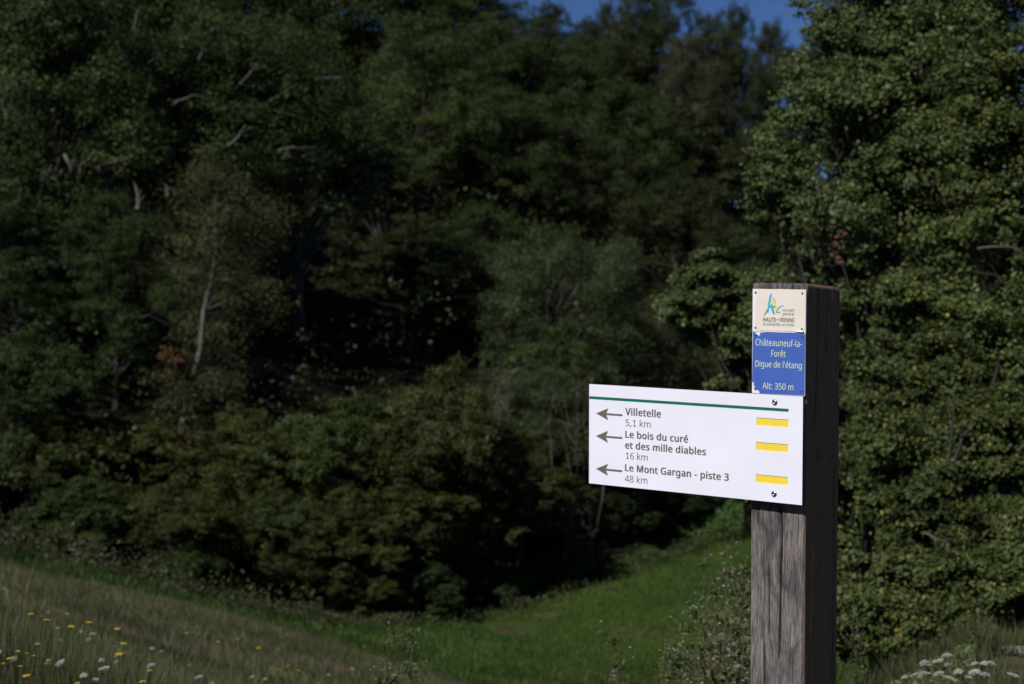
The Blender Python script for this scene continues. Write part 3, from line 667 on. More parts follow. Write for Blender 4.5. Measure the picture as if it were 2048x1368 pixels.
def build_post():
    rng = np.random.default_rng(2)
    # profile: square with slightly worn corners
    per = []
    cr = .0035; BK = DEP - HW
    def side(a, b, n, tagv):
        for i in range(n): per.append((*(np.array(a) + (np.array(b) - np.array(a)) * (i / n)), tagv))
    c = HW - cr
    side((-c, -HW), (c, -HW), 96, 0); side((c, -HW), (HW, -c), 3, 1); side((HW, -c), (HW, BK - cr), 60, 2); side((HW, BK - cr), (c, BK), 4, 3)
    side((c, BK), (-c, BK), 20, 4); side((-c, BK), (-HW, BK - cr), 2, 5); side((-HW, BK - cr), (-HW, -c), 24, 6); side((-HW, -c), (-c, -HW), 3, 7)
    per = np.array(per); n = len(per); zs = np.concatenate([[-.4], np.linspace(.1, 1, 250)]); rows = len(zs)
    ang = np.arctan2(per[:, 1], per[:, 0])
    nrm = np.zeros((n, 2)); tg = per[:, 2]
    for i in range(n):
        k = int(tg[i]); nrm[i] = [(0, -1), (.7, -.7), (1, 0), (.7, .7), (0, 1), (-.7, .7), (-1, 0), (-.7, -.7)][k]
    ztop = ZTOP - .010 * (per[:, 1] + HW) / DEP - .006 * np.clip((per[:, 1] - BK + .03) / .03, 0, 1) ** 2 - .0015 * np.abs(np.sin(np.arange(n) * .9)) * rng.uniform(0, 1, n)
    Z = np.zeros((rows, n)); 
    for r_, zz in enumerate(zs): Z[r_] = ztop * zz if zz > 0 else zz
    # smooth noise along the grain
    def grain(seed, cols, zlen):
        g = np.random.default_rng(seed).normal(size=(int(rows / zlen) + 3, cols)); zi = np.linspace(0, g.shape[0] - 2.001, rows); ci = np.linspace(0, cols - 1.001, n)
        a = zi.astype(int); f = (zi - a)[:, None]; b = ci.astype(int); h = (ci - b)[None, :]
        f = f * f * (3 - 2 * f)
        return (g[a][:, b] * (1 - h) + g[a][:, np.minimum(b + 1, cols - 1)] * h) * (1 - f) + (g[a + 1][:, b] * (1 - h) + g[a + 1][:, np.minimum(b + 1, cols - 1)] * h) * f
    disp = (.0006 * grain(1, 40, 60) + .00035 * grain(2, 180, 25)) * np.where(tg == 2, .3, 1.0)[None, :]
    X = per[:, 0][None, :].repeat(rows, 0); Y = per[:, 1][None, :].repeat(rows, 0)
    front = (tg == 0)[None, :] | (tg == 7)[None, :]; sidef = (tg == 2)[None, :]
    crack_shade = np.zeros((rows, n))  # mask of the painted crack shade
    def crack(mask, coord, path, wd, dep):
        zz = np.array([p[0] for p in path]); xx = np.array([p[1] for p in path]); o = np.argsort(zz); zz = zz[o]; xx = xx[o]
        xc = np.interp(Z, zz, xx); fade = np.clip(np.minimum(Z - zz[0], zz[-1] - Z) / .03, 0, 1)
        crack_shade[:] = np.maximum(crack_shade, np.where(mask, np.clip(fade * 1.3 * np.exp(-((coord - xc) / (wd * .9)) ** 2) * min(1, dep / .006), 0, 1), 0))
        return np.where(mask, -dep * fade * np.exp(-((coord - xc) / (wd * (.4 + .6 * fade) + 1e-5)) ** 2), 0)
    def fp(*pts):  # path from photo pixels on the front face
        return [(onplane(x, y, -HW)[1], onplane(x, y, -HW)[0]) for x, y in pts]
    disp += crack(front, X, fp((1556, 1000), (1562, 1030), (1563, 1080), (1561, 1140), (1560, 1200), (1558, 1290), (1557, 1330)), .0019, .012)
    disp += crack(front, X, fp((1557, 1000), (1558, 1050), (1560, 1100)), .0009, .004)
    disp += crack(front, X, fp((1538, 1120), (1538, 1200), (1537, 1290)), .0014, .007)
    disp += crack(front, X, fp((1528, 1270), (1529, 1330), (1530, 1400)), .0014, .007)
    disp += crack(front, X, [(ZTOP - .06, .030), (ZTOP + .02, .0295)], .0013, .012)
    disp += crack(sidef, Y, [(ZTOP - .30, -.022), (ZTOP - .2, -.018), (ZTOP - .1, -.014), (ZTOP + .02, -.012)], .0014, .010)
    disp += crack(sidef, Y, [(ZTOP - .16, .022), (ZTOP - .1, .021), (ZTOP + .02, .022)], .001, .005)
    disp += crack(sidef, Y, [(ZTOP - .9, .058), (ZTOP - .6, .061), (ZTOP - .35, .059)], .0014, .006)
    VX = X + nrm[:, 0][None, :] * disp; VY = Y + nrm[:, 1][None, :] * disp
    V = np.stack([VX, VY, Z], 2).reshape(-1, 3)
    q = (np.arange(rows - 1)[:, None] * n + np.arange(n)[None, :]).ravel(); nn = (np.arange(rows - 1)[:, None] * n + (np.arange(n)[None, :] + 1) % n).ravel()
    Fc = np.stack([q, nn, nn + n, q + n], 1).tolist()
    # end grain on top: inner rings with checks
    base = (rows - 1) * n; VV = V.tolist(); prev = base
    for f_ in (.93, .7, .4):
        st = len(VV)
        for i in range(n):
            x, y = per[i, 0] * f_, per[i, 1] * f_
            VV.append((x, y, ZTOP - .010 * (y + HW) / DEP + .0015 + rng.uniform(-.0006, .0006)))
        for i in range(n): j = (i + 1) % n; Fc.append([prev + i, prev + j, st + j, st + i])
        prev = st
    VV.append((0, 0, ZTOP - .004)); last = len(VV) - 1
    for i in range(n): Fc.append([prev + i, prev + (i + 1) % n, last])
    me = mesh_py('post', VV, Fc, wood_mat(), True)
    br = np.zeros(len(VV)); bt = np.where(tg == 2, 1., np.where((tg == 3), 1, np.where(tg == 1, 0.0, 0)))
    pale = np.where(sidef, np.exp(-((Y - np.interp(Z, [ZTOP - .5, ZTOP - .3, ZTOP - .2, ZTOP - .1, ZTOP], [-.026, -.022, -.018, -.013, -.010]) - .002) / .0016) ** 2) * np.clip((Z - ZTOP + .5) / .2, 0, 1), 0)  # streaks along the side crack, painted in for grazing sun highlights
    pale = np.maximum(pale, np.where(sidef, .8 * np.exp(-((Y - .068) / .005) ** 2), 0)) * (.5 + .5 * np.sin(Z * 55 + np.sin(Z * 23) * 3))
    br[:rows * n] = (np.tile(bt, rows).reshape(rows, n) * (1 - pale)).ravel()
    a = me.attributes.new('brown', 'FLOAT', 'POINT'); a.data.foreach_set('value', br.astype(np.float32))
    dd = np.zeros(len(VV)); dd[:rows * n] = crack_shade.ravel(); a = me.attributes.new('crack_shade', 'FLOAT', 'POINT'); a.data.foreach_set('value', dd.astype(np.float32))
    return link('wooden_post', me, root)
post = build_post()

M['sign_white'] = plain('white_laminate', (.755, .745, .845), .42, spec=.4, noise=.03, nscale=11)
M['sign_dark'] = plain('dark_core', (.02, .022, .035), .5)
M['plate_white'] = plain('white_plate', (.74, .73, .76), .45)
M['cream'] = plain('cream_film', (.72, .645, .575), .5, noise=.05, nscale=14)
M['blue'] = plain('blue_film', (.055, .115, .43), .45, noise=.05, nscale=30)
M['green_paint'] = plain('green_paint', (.0, .135, .075), .5)
M['yellow_paint'] = plain('yellow_paint', (.80, .60, .055), .5, noise=.03, nscale=60)
M['brown_paint'] = plain('brown_lettering', (.135, .105, .09), .6)
M['grey_paint'] = plain('grey_lettering', (.13, .115, .11), .6)
M['pale_text'] = plain('pale_green_lettering', (.55, .66, .40), .6)
M['ink'] = plain('black_ink', (.035, .03, .035), .6)
M['green_ink'] = plain('green_ink', (.09, .30, .20), .6)
M['teal_ink'] = plain('teal_ink', (.03, .22, .17), .6)
M['sky_ink'] = plain('sky_blue_ink', (.05, .36, .72), .6)
M['yellow_ink'] = plain('pale_yellow_ink', (.68, .62, .22), .6)
M['steel'] = plain('steel_screw', (.42, .41, .40), .28, metal=1.0)
M['dull_steel'] = plain('dull_screw', (.14, .135, .13), .4, metal=1.0)
M['mark'] = plain('grime', (.42, .38, .38), .7)

def poly_obj(name, pts, y, mat, parent, label=None, th=.0002):
    """a flat printed shape in the local x-z plane at depth y, thin but solid"""
    n = len(pts); area = sum(pts[i][0] * pts[(i + 1) % n][1] - pts[(i + 1) % n][0] * pts[i][1] for i in range(n))
    if area < 0: pts = pts[::-1]
    V = [(x, y - th, z) for x, z in pts] + [(x, y, z) for x, z in pts]
    Fc = [tuple(range(n))] + [(i, n + i, n + (i + 1) % n, (i + 1) % n) for i in range(n)]
    o = link(name, mesh_py(name, V, Fc, mat), parent)
    if label: o['label'] = label
    return o

def board(name, x0, x1, z0, z1, yf, th, recess, mats, parent, label, rdepth=.0012):
    """plate with rectangular milled recesses; recess: list of (x0,x1,z0,z1,mat index)"""
    bx = sorted(set([x0, x1] + [r[0] for r in recess] + [r[1] for r in recess])); bz = sorted(set([z0, z1] + [r[2] for r in recess] + [r[3] for r in recess]))
    def cell(x, z):
        for r in recess:
            if r[0] < x < r[1] and r[2] < z < r[3]: return r[4]
        return None
    nX, nZ = len(bx) - 1, len(bz) - 1; V = []; Fc = []; mi = []
    def quad(a, b, c, d, m): o = len(V); V.extend([a, b, c, d]); Fc.append((o, o + 1, o + 2, o + 3)); mi.append(m)
    G = [[cell((bx[i] + bx[i + 1]) / 2, (bz[j] + bz[j + 1]) / 2) for j in range(nZ)] for i in range(nX)]
    dep = lambda i, j: yf + (rdepth if (0 <= i < nX and 0 <= j < nZ and G[i][j] is not None) else 0)
    for i in range(nX):
        for j in range(nZ):
            y = dep(i, j); m = G[i][j] if G[i][j] is not None else 0
            quad((bx[i], y, bz[j]), (bx[i + 1], y, bz[j]), (bx[i + 1], y, bz[j + 1]), (bx[i], y, bz[j + 1]), m)
            if i + 1 < nX and dep(i + 1, j) != y: 
                mm = m or G[i + 1][j] or 0; y2 = dep(i + 1, j); X_ = bx[i + 1]; quad((X_, y, bz[j]), (X_, y2, bz[j]), (X_, y2, bz[j + 1]), (X_, y, bz[j + 1]), mm)
            if j + 1 < nZ and dep(i, j + 1) != y:
                mm = m or G[i][j + 1] or 0; y2 = dep(i, j + 1); Z_ = bz[j + 1]; quad((bx[i], y, Z_), (bx[i + 1], y, Z_), (bx[i + 1], y2, Z_), (bx[i], y2, Z_), mm)
    yb = yf + th
    rim = len(mats) - 1
    quad((x0, yb, z0), (x0, yb, z1), (x1, yb, z1), (x1, yb, z0), rim)
    ztop_, = (z1,)
    quad((x0, yf, z0), (x0, yb, z0), (x1, yb, z0), (x1, yf, z0), rim); quad((x0, yf, z1), (x1, yf, z1), (x1, yb, z1), (x0, yb, z1), rim)
    quad((x0, yf, z0), (x0, yf, z1), (x0, yb, z1), (x0, yb, z0), rim); quad((x1, yf, z0), (x1, yb, z0), (x1, yb, z1), (x1, yf, z1), rim)
    me = mesh_py(name, V, Fc, mats); me.polygons.foreach_set('material_index', mi)
    o = link(name, me, parent); o['label'] = label; return o

GLYPHS = {}
for line in ''''	180	128,573 112,366 68,366 52,573
,	215	154,84 136,23 111,-42 85,-103 33,-103 49,-38 63,31 73,93 148,93
-	258	32,184 32,246 226,246 226,184
0	459	419,287 417,221 409,163 395,112 376,70 349,37 316,12 276,-3 229,-8 188,-4 153,8 122,27 86,70 60,129 44,201 39,287 44,373 58,446 83,504 119,547 149,566 186,578 229,581 269,578 304,566 335,547 372,504 399,446 414,373;110,287 113,215 121,156 137,111 159,78 190,59 229,52 268,59 298,78 320,110 336,156 345,215 348,287 345,359 336,417 320,463 298,495 268,515 229,521 190,515 159,495 137,463 121,417 113,359
1	459	285,62 395,62 395,0 110,0 110,62 216,62 216,400 216,439 217,470 219,499 196,477 169,455 108,405 71,452 226,573 285,573
3	459	395,439 392,403 381,372 363,347 340,326 310,311 277,302 277,298 319,290 353,276 379,255 398,229 409,198 413,163 407,116 390,74 360,40 318,14 263,-3 193,-8 150,-6 110,-1 72,8 36,23 36,89 74,73 114,61 155,54 194,51 241,55 278,65 305,81 324,104 335,132 339,164 335,197 320,223 297,242 265,255 226,263 179,265 123,265 123,326 180,326 223,329 259,339 286,356 307,377 319,404 323,434 316,471 295,498 262,516 219,521 190,520 164,515 117,498 75,473 39,521 73,544 115,563 163,576 218,581 273,576 317,563 352,540 376,511 390,477
4	459	443,130 359,130 359,0 291,0 291,130 17,130 17,190 286,576 359,576 359,193 443,193;291,374 291,412 293,444 294,474 295,500 292,500 276,468 257,438 86,193 291,193
5	459	221,351 275,346 322,331 361,307 389,274 407,232 413,183 407,128 387,81 356,43 314,15 261,-2 199,-8 156,-6 116,0 80,10 51,23 51,90 82,74 121,62 161,55 200,52 239,55 274,65 302,82 323,106 336,137 341,176 337,210 325,239 306,262 279,279 243,289 197,292 146,288 99,280 64,302 86,573 373,573 373,508 146,508 132,342 169,348
6	459	44,245 46,294 51,342 60,389 75,433 95,474 121,510 155,539 196,562 246,576 306,581 344,579 377,573 377,513 344,520 308,523 257,518 216,504 183,483 158,454 139,419 127,380 119,337 115,291 119,291 133,309 150,326 170,339 194,350 223,356 255,358 302,353 342,338 375,313 400,279 416,236 421,184 415,129 399,82 372,44 336,15 291,-2 239,-8 199,-4 163,7 130,26 101,54 77,89 59,133 48,185;238,51 270,55 297,66 320,84 337,109 348,143 351,184 344,233 324,271 302,289 274,300 241,303 205,299 175,287 150,270 131,248 119,223 115,198 117,172 123,146 133,121 146,99 164,79 185,64 210,55
8	459	229,581 276,577 318,565 352,546 378,519 395,485 400,443 396,411 385,383 368,359 346,338 320,319 291,303 325,285 355,265 381,242 401,216 414,185 419,148 413,104 395,65 367,34 330,11 284,-3 231,-8 174,-3 126,10 89,33 61,63 45,101 39,146 43,183 56,214 75,241 99,264 128,283 158,299 131,316 107,336 87,358 71,383 61,411 58,444 63,485 80,518 107,545 141,565 182,577;108,145 116,107 138,76 176,55 229,48 281,55 319,76 342,108 350,148 346,174 335,197 317,217 293,235 264,251 229,265 217,270 184,254 157,237 136,219 121,197 111,173;228,524 188,518 155,502 134,476 127,441 130,414 141,391 157,373 179,357 232,330 282,357 302,373 317,392 327,414 330,441 323,476 302,502 270,518
:	215	58,43 61,69 72,85 88,94 107,97 126,94 142,85 153,69 157,43 153,18 142,2 126,-8 107,-11 88,-8 72,2 61,18;58,387 61,412 72,429 88,438 107,441 126,438 142,429 153,412 157,387 153,362 142,345 126,335 107,332 88,335 72,345 61,362
A	512	437,0 368,177 141,177 73,0 0,0 224,575 289,575 512,0;282,415 274,438 263,473 255,500 247,468 238,438 230,415 165,241 346,241
C	507	323,517 280,513 241,502 206,482 178,456 155,423 139,383 129,337 125,286 131,220 147,164 175,117 213,83 262,62 322,55 359,57 394,62 460,78 460,15 427,5 393,-2 356,-7 312,-8 257,-4 208,8 166,28 130,56 101,90 78,131 56,203 49,287 53,349 67,406 89,456 120,499 159,534 206,559 261,575 324,581 367,578 409,572 448,561 482,547 453,486 394,508 360,515
D	585	536,292 533,231 521,177 501,131 474,91 439,58 399,33 351,15 297,4 237,0 78,0 78,573 254,573 309,569 359,558 404,540 443,516 476,484 502,446 521,401 533,350;460,289 454,359 435,415 404,457 361,487 308,505 244,511 150,511 150,62 228,62 299,68 357,87 402,119 434,164 454,220
E	446	398,0 78,0 78,573 398,573 398,509 150,509 150,330 383,330 383,268 150,268 150,63 398,63
F	416	150,0 78,0 78,573 398,573 398,509 150,509 150,306 383,306 383,243 150,243
G	584	326,302 524,302 524,22 478,8 431,-1 380,-6 323,-8 267,-4 217,8 173,28 136,55 105,89 81,130 57,202 49,286 53,343 65,395 84,442 111,482 145,517 186,544 233,564 286,577 346,581 392,578 437,572 478,561 516,547 489,484 457,497 421,508 382,515 342,517 278,510 225,489 181,455 150,409 131,353 124,286 130,222 146,166 175,119 216,84 270,62 340,55 404,59 452,68 452,238 326,238
H	594	516,0 443,0 443,267 150,267 150,0 78,0 78,573 150,573 150,330 443,330 443,573 516,573
I	272	239,0 32,0 32,42 99,57 99,515 32,531 32,573 239,573 239,531 172,515 172,57 239,42
L	420	78,0 78,573 150,573 150,64 400,64 400,0
M	727	330,0 142,502 139,502 142,461 144,407 144,347 144,0 78,0 78,573 184,573 361,103 364,103 544,573 650,573 650,0 578,0 578,352 579,408 581,460 584,501 581,501 390,0
N	609	532,0 447,0 141,476 138,476 141,432 143,378 144,320 144,0 78,0 78,573 161,573 467,99 470,99 468,137 466,193 464,249 464,573 532,573
T	446	259,0 187,0 187,509 8,509 8,573 437,573 437,509 259,509
U	586	513,202 507,146 489,95 459,52 416,20 360,-1 290,-8 225,-2 171,18 128,50 97,93 78,144 72,204 72,573 144,573 144,201 148,158 161,122 182,93 211,72 248,59 294,55 342,59 379,73 407,96 427,126 438,161 442,202 442,573 513,573
V	481	481,573 277,0 204,0 0,573 75,573 204,205 220,160 231,119 241,80 250,119 262,161 277,207 405,573
a	450	231,437 279,433 318,422 347,403 368,375 381,338 385,293 385,0 334,0 320,61 317,61 298,40 279,22 258,9 234,-1 206,-6 172,-8 136,-5 103,6 75,23 55,48 41,80 37,119 43,159 59,192 87,219 127,238 179,251 243,257 316,259 316,285 310,330 293,359 265,375 227,380 194,378 163,370 106,347 84,400 115,414 151,426 190,434;252,208 184,200 141,182 118,155 110,119 115,87 132,66 157,53 188,49 238,56 279,79 299,103 311,134 315,172 315,210
b	493	139,461 138,410 135,373 139,373 161,398 189,419 226,432 272,437 322,431 365,412 401,381 428,338 444,283 449,215 444,147 427,91 400,48 365,17 322,-2 272,-8 226,-3 189,10 161,31 139,55 133,55 119,0 68,0 68,609 139,609;260,379 219,374 188,361 165,339 150,308 142,268 139,217 139,214 145,144 165,93 187,69 219,55 261,51 297,55 325,69 348,93 363,126 373,166 376,216 373,265 363,306 348,338 325,360 296,374
c	385	241,-8 187,-2 139,15 99,45 69,87 50,143 44,213 51,284 71,342 102,385 142,415 191,432 245,438 278,436 309,431 336,424 358,415 337,356 292,370 244,376 204,371 172,358 148,335 131,303 120,263 117,213 120,166 131,126 148,94 172,71 202,58 240,53 273,55 302,60 351,78 351,15 328,5 304,-2 275,-7
d	493	221,-8 171,-2 128,17 92,48 65,91 49,146 44,214 49,282 66,338 93,381 128,413 171,432 221,438 253,436 280,429 303,420 323,407 340,391 354,374 359,374 356,405 354,438 354,609 425,609 425,0 368,0 358,58 354,58 340,40 323,24 303,11 279,1 252,-6;232,51 273,55 305,67 328,88 348,135 355,200 355,213 349,284 329,336 306,360 274,375 231,379 196,374 168,359 146,334 124,281 117,213 124,144 146,93 168,69 197,55
e	452	234,438 286,432 329,414 364,385 390,346 406,299 411,244 411,201 117,201 122,157 134,119 154,90 181,69 215,56 254,52 293,54 327,60 392,82 392,20 359,8 327,-1 292,-6 251,-8 194,-2 143,17 101,48 70,91 51,146 44,212 50,277 68,333 96,378 134,411 181,431;233,380 202,377 175,366 154,348 130,309 119,257 338,257 335,292 326,322 312,346 292,364 266,376
f	276	266,375 158,375 158,0 87,0 87,375 12,375 12,408 87,432 87,457 92,507 104,547 124,577 152,597 186,609 227,613 274,609 310,599 292,544 262,552 228,556 197,550 175,532 162,502 158,458 158,430 266,430
g	493	221,438 261,434 297,422 329,402 355,373 359,373 369,430 425,430 425,-7 420,-63 404,-109 378,-146 341,-172 293,-187 233,-192 188,-191 147,-186 110,-177 78,-165 78,-100 111,-114 149,-125 191,-132 237,-134 271,-130 300,-119 324,-101 341,-77 352,-48 355,-13 355,4 356,32 358,57 354,57 329,28 299,8 263,-4 221,-8 170,-2 126,18 91,51 65,95 49,149 44,214 49,278 65,332 91,377 126,411 169,431;230,379 197,374 169,359 147,336 130,303 120,262 117,213 120,165 130,124 146,92 169,68 197,54 232,50 262,52 288,58 309,69 326,85 340,105 349,131 354,161 356,197 356,214 353,267 343,309 326,340 302,362 270,374
h	496	139,431 138,399 135,370 140,370 155,391 174,407 196,420 221,429 247,435 273,437 321,433 360,421 391,400 413,370 426,330 431,280 431,0 361,0 361,275 355,321 338,353 308,372 265,379 222,374 189,360 166,338 150,308 142,269 139,222 139,0 68,0 68,609 139,609
i	207	139,430 139,0 68,0 68,430;104,591 119,588 133,580 142,566 145,546 142,526 133,512 119,504 104,501 88,504 75,512 66,526 63,546 66,566 75,580 88,588
k	428	138,291 137,257 135,221 138,221 152,240 172,264 189,285 326,430 409,430 235,246 421,0 336,0 187,200 138,158 138,0 68,0 68,609 138,609
l	207	139,0 68,0 68,609 139,609
m	750	540,438 584,434 621,421 649,401 669,371 681,330 685,280 685,0 615,0 615,277 610,321 594,353 567,372 528,379 490,374 460,362 438,342 418,298 411,237 411,0 342,0 342,277 339,308 332,333 320,353 303,367 281,376 253,379 215,374 185,360 164,338 150,308 141,269 139,223 139,0 68,0 68,430 125,430 136,371 140,371 155,392 173,409 194,422 217,431 241,436 266,438 312,433 349,420 378,398 398,366 402,366 427,398 461,420 499,433
n	496	275,438 322,434 361,421 391,401 413,371 426,330 431,280 431,0 361,0 361,275 355,321 338,353 308,372 265,379 222,374 189,361 166,338 146,289 139,223 139,0 68,0 68,430 125,430 136,371 140,371 156,392 175,409 198,422 222,431 248,436
o	485	442,216 438,165 428,121 411,82 388,51 359,25 324,7 285,-4 241,-8 200,-4 163,7 129,25 100,51 77,82 59,121 48,165 44,216 50,282 68,336 97,380 137,412 186,431 244,438 299,431 347,412 387,380 417,336 436,282;117,216 120,169 130,128 147,95 172,71 203,56 243,51 282,56 314,71 339,95 356,128 366,169 369,216 365,263 355,303 338,335 314,359 282,374 242,379 202,374 171,359 147,335 130,303 120,263
p	493	273,438 322,432 365,413 401,383 428,339 444,284 449,216 444,148 427,93 401,49 365,17 322,-2 272,-8 241,-6 213,1 190,11 170,24 139,55 134,55 137,20 139,-16 139,-192 68,-192 68,430 126,430 136,371 139,371 153,389 170,405 189,419 213,429 240,436;260,379 221,374 190,362 167,342 152,313 142,275 139,229 139,216 142,167 150,126 165,93 188,70 220,55 261,51 297,56 326,72 348,98 364,131 373,171 376,217 369,283 348,334 325,359 296,374
r	331	269,438 295,437 319,433 310,368 287,372 264,374 240,371 217,363 195,351 176,334 161,313 149,289 141,261 139,229 139,0 68,0 68,430 126,430 134,351 137,351 152,374 170,395 191,413 214,426 240,435
s	384	348,119 343,80 327,49 302,24 268,6 226,-4 176,-8 135,-6 99,-1 68,8 42,19 42,83 104,60 141,52 178,49 224,53 256,66 274,86 280,112 278,128 271,141 259,154 239,167 174,196 103,228 76,245 57,266 45,292 41,324 46,358 61,386 85,408 137,430 202,438 240,436 275,430 308,421 339,409 315,353 258,372 228,378 197,380 159,377 131,366 114,350 108,328 111,312 119,298 133,286 154,274 219,246 289,215 314,197 333,176 344,150
t	289	212,50 245,53 272,59 272,5 240,-4 200,-8 167,-5 138,4 112,20 91,44 78,79 74,125 74,375 13,375 13,409 75,437 103,528 144,528 144,430 269,430 269,375 144,375 144,127 149,93 163,69 185,54
u	496	427,430 427,0 370,0 359,57 356,57 340,36 321,20 298,8 273,-1 247,-6 220,-8 173,-4 134,8 103,29 81,59 68,99 63,148 63,430 135,430 135,153 141,108 158,76 188,57 230,51 273,55 306,69 330,91 345,121 354,160 357,206 357,430
x	424	170,220 22,430 102,430 213,268 322,430 402,430 253,220 410,0 330,0 213,172 94,0 14,0
â	450	231,437 279,433 318,422 347,403 368,375 381,338 385,293 385,0 334,0 320,61 317,61 298,40 279,22 258,9 234,-1 206,-6 172,-8 136,-5 103,6 75,23 55,48 41,80 37,119 43,159 59,192 87,219 127,238 179,251 243,257 316,259 316,285 310,330 293,359 265,375 227,380 194,378 163,370 106,347 84,400 115,414 151,426 190,434;252,208 184,200 141,182 118,155 110,119 115,87 132,66 157,53 188,49 238,56 279,79 299,103 311,134 315,172 315,210;261,614 288,575 326,531 361,495 361,486 311,486 268,518 224,558 180,518 138,486 90,486 90,495 124,532 160,575 188,614
é	452	234,438 286,432 329,414 364,385 390,346 406,299 411,244 411,201 117,201 122,157 134,119 154,90 181,69 215,56 254,52 293,54 327,60 392,82 392,20 359,8 327,-1 292,-6 251,-8 194,-2 143,17 101,48 70,91 51,146 44,212 50,277 68,333 96,378 134,411 181,431;233,380 202,377 175,366 154,348 130,309 119,257 338,257 335,292 326,322 312,346 292,364 266,376;347,606 326,579 296,546 263,513 233,486 186,486 186,496 212,532 240,575 262,614 347,614
ê	452	234,438 286,432 329,414 364,385 390,346 406,299 411,244 411,201 117,201 122,157 134,119 154,90 181,69 215,56 254,52 293,54 327,60 392,82 392,20 359,8 327,-1 292,-6 251,-8 194,-2 143,17 101,48 70,91 51,146 44,212 50,277 68,333 96,378 134,411 181,431;233,380 202,377 175,366 154,348 130,309 119,257 338,257 335,292 326,322 312,346 292,364 266,376;264,614 291,575 329,531 364,495 364,486 314,486 271,518 227,558 184,518 141,486 93,486 93,495 127,532 164,575 192,614
 	209	'''.split('\n'):
    c_, a_, p_ = line.split('\t')
    GLYPHS[c_] = (int(a_) / 1000, [[tuple(int(v) for v in q.split(',')) for q in part.split()] for part in p_.split(';') if part])

def text(body, px0, py0, px1, cap, y, mat, parent, bold=0, name='lettering', yref=None, capfrac=.573):
    """one line of flat lettering: left end and baseline at (px0,py0), right end near px1, capital height cap px"""
    x0, z0 = onplane(px0, py0, y); x1, _ = onplane(px1, py0 + (px1 - px0) * .045, y); _, zc = onplane(px0, py0 - cap, y)
    cu = bpy.data.curves.new('lettering', 'CURVE'); cu.dimensions = '2D'; cu.fill_mode = 'BOTH'; adv = 0
    for ch in body:
        wch, outl = GLYPHS[ch]
        for pts in outl:
            sp_ = cu.splines.new('POLY'); sp_.points.add(len(pts) - 1); sp_.use_cyclic_u = True
            for q_, (gx, gy) in enumerate(pts): sp_.points[q_].co = (adv + gx / 1000, gy / 1000, 0, 1)
        adv += wch + bold * 1.2
    tmp = bpy.data.objects.new('tmp', cu); COL.objects.link(tmp)
    dg = bpy.context.evaluated_depsgraph_get(); me = bpy.data.meshes.new_from_object(tmp.evaluated_get(dg))
    bpy.data.objects.remove(tmp)
    co = np.array([v.co[:] for v in me.vertices]); fc = [tuple(p.vertices) for p in me.polygons]; bpy.data.meshes.remove(me)
    mn, mx = co[:, 0].min() - bold, co[:, 0].max() + bold; sx = (x1 - x0) / (mx - mn); sz = (zc - z0) / capfrac
    VV = []; FF = []
    for q_, (dx, dz) in enumerate([(0, 0)] if not bold else [(0, 0), (bold, bold * .35), (-bold, -bold * .35), (bold, -bold * .35), (-bold, bold * .35), (bold * .5, 0), (-bold * .5, 0)]):
        st = len(VV); VV += [((a + dx - mn) * sx + x0, y - .00004 * q_, (b + dz) * sz + z0) for a, b, _ in co]; FF += [tuple(v + st for v in f) for f in fc]
    return link(name, mesh_py('lettering', VV, FF, M[mat]), parent)

def screw(px, py, y, rpx, mat, parent, tall=.45, slot=False):
    x, z = onplane(px, py, y); r = rpx / F * 3.3; V = [];Fc = []; seg = 14; prof = [(1.0, 0), (1.0, .18), (.9, .5), (.62, .85), (.30, 1.0)]
    if slot: prof += [(.24, .55), (0.02, .5)]
    else: prof += [(.02, 1.04)]
    for f_, h_ in prof:
        for j in range(seg): a = 2 * math.pi * j / seg; V.append((x + r * f_ * math.cos(a), y - h_ * r * tall, z + r * f_ * math.sin(a)))
    for i in range(len(prof) - 1):
        for j in range(seg): k = (j + 1) % seg; Fc.append((i * seg + j, i * seg + k, (i + 1) * seg + k, (i + 1) * seg + j))
    return link('screw', mesh_py('screw', V, Fc, M[mat], True), parent)

# white arrow board
YB = -HW - .025
bx0, bz0 = onplane(1178, 967, YB); bx1, bz1 = onplane(1606, 793, YB)
_, bz1b = onplane(1179.5, 768, YB); _, bz0b = onplane(1606, 1010, YB)
print('board z', bz0, bz0b, bz1, bz1b, 'x', bx0, bx1, 'ztop', ZTOP)
zb0 = (bz0 + bz0b) / 2; zb1 = (bz1 + bz1b) / 2
def rec(pa, pb, m):
    x0, za = onplane(pa[0], pa[1], YB); x1, _ = onplane(pb[0], pa[1] + (pb[0] - pa[0]) * .07, YB); _, zb = onplane(pa[0], pb[1], YB)
    return (x0, x1, min(za, zb), max(za, zb), m)
_, gz1 = onplane(1577.2, 817.8, YB); _, gz0 = onplane(1577.2, 823.9, YB); gx1, _ = onplane(1577.2, 820, YB)
bd = board('arrow_board', bx0, bx1, zb0, zb1, YB, .010,
           [rec((1513.2, 835.0), (1577, 850.2), 2), rec((1512.5, 883.9), (1576.4, 899.6), 2), rec((1512, 948.5), (1575.6, 964.2), 2), (bx0 + .0004, gx1, gz0, gz1, 1)],
           [M['sign_white'], M['green_paint'], M['yellow_paint'], M['sign_dark']], root, 'white direction board with three brown arrows and yellow bars')
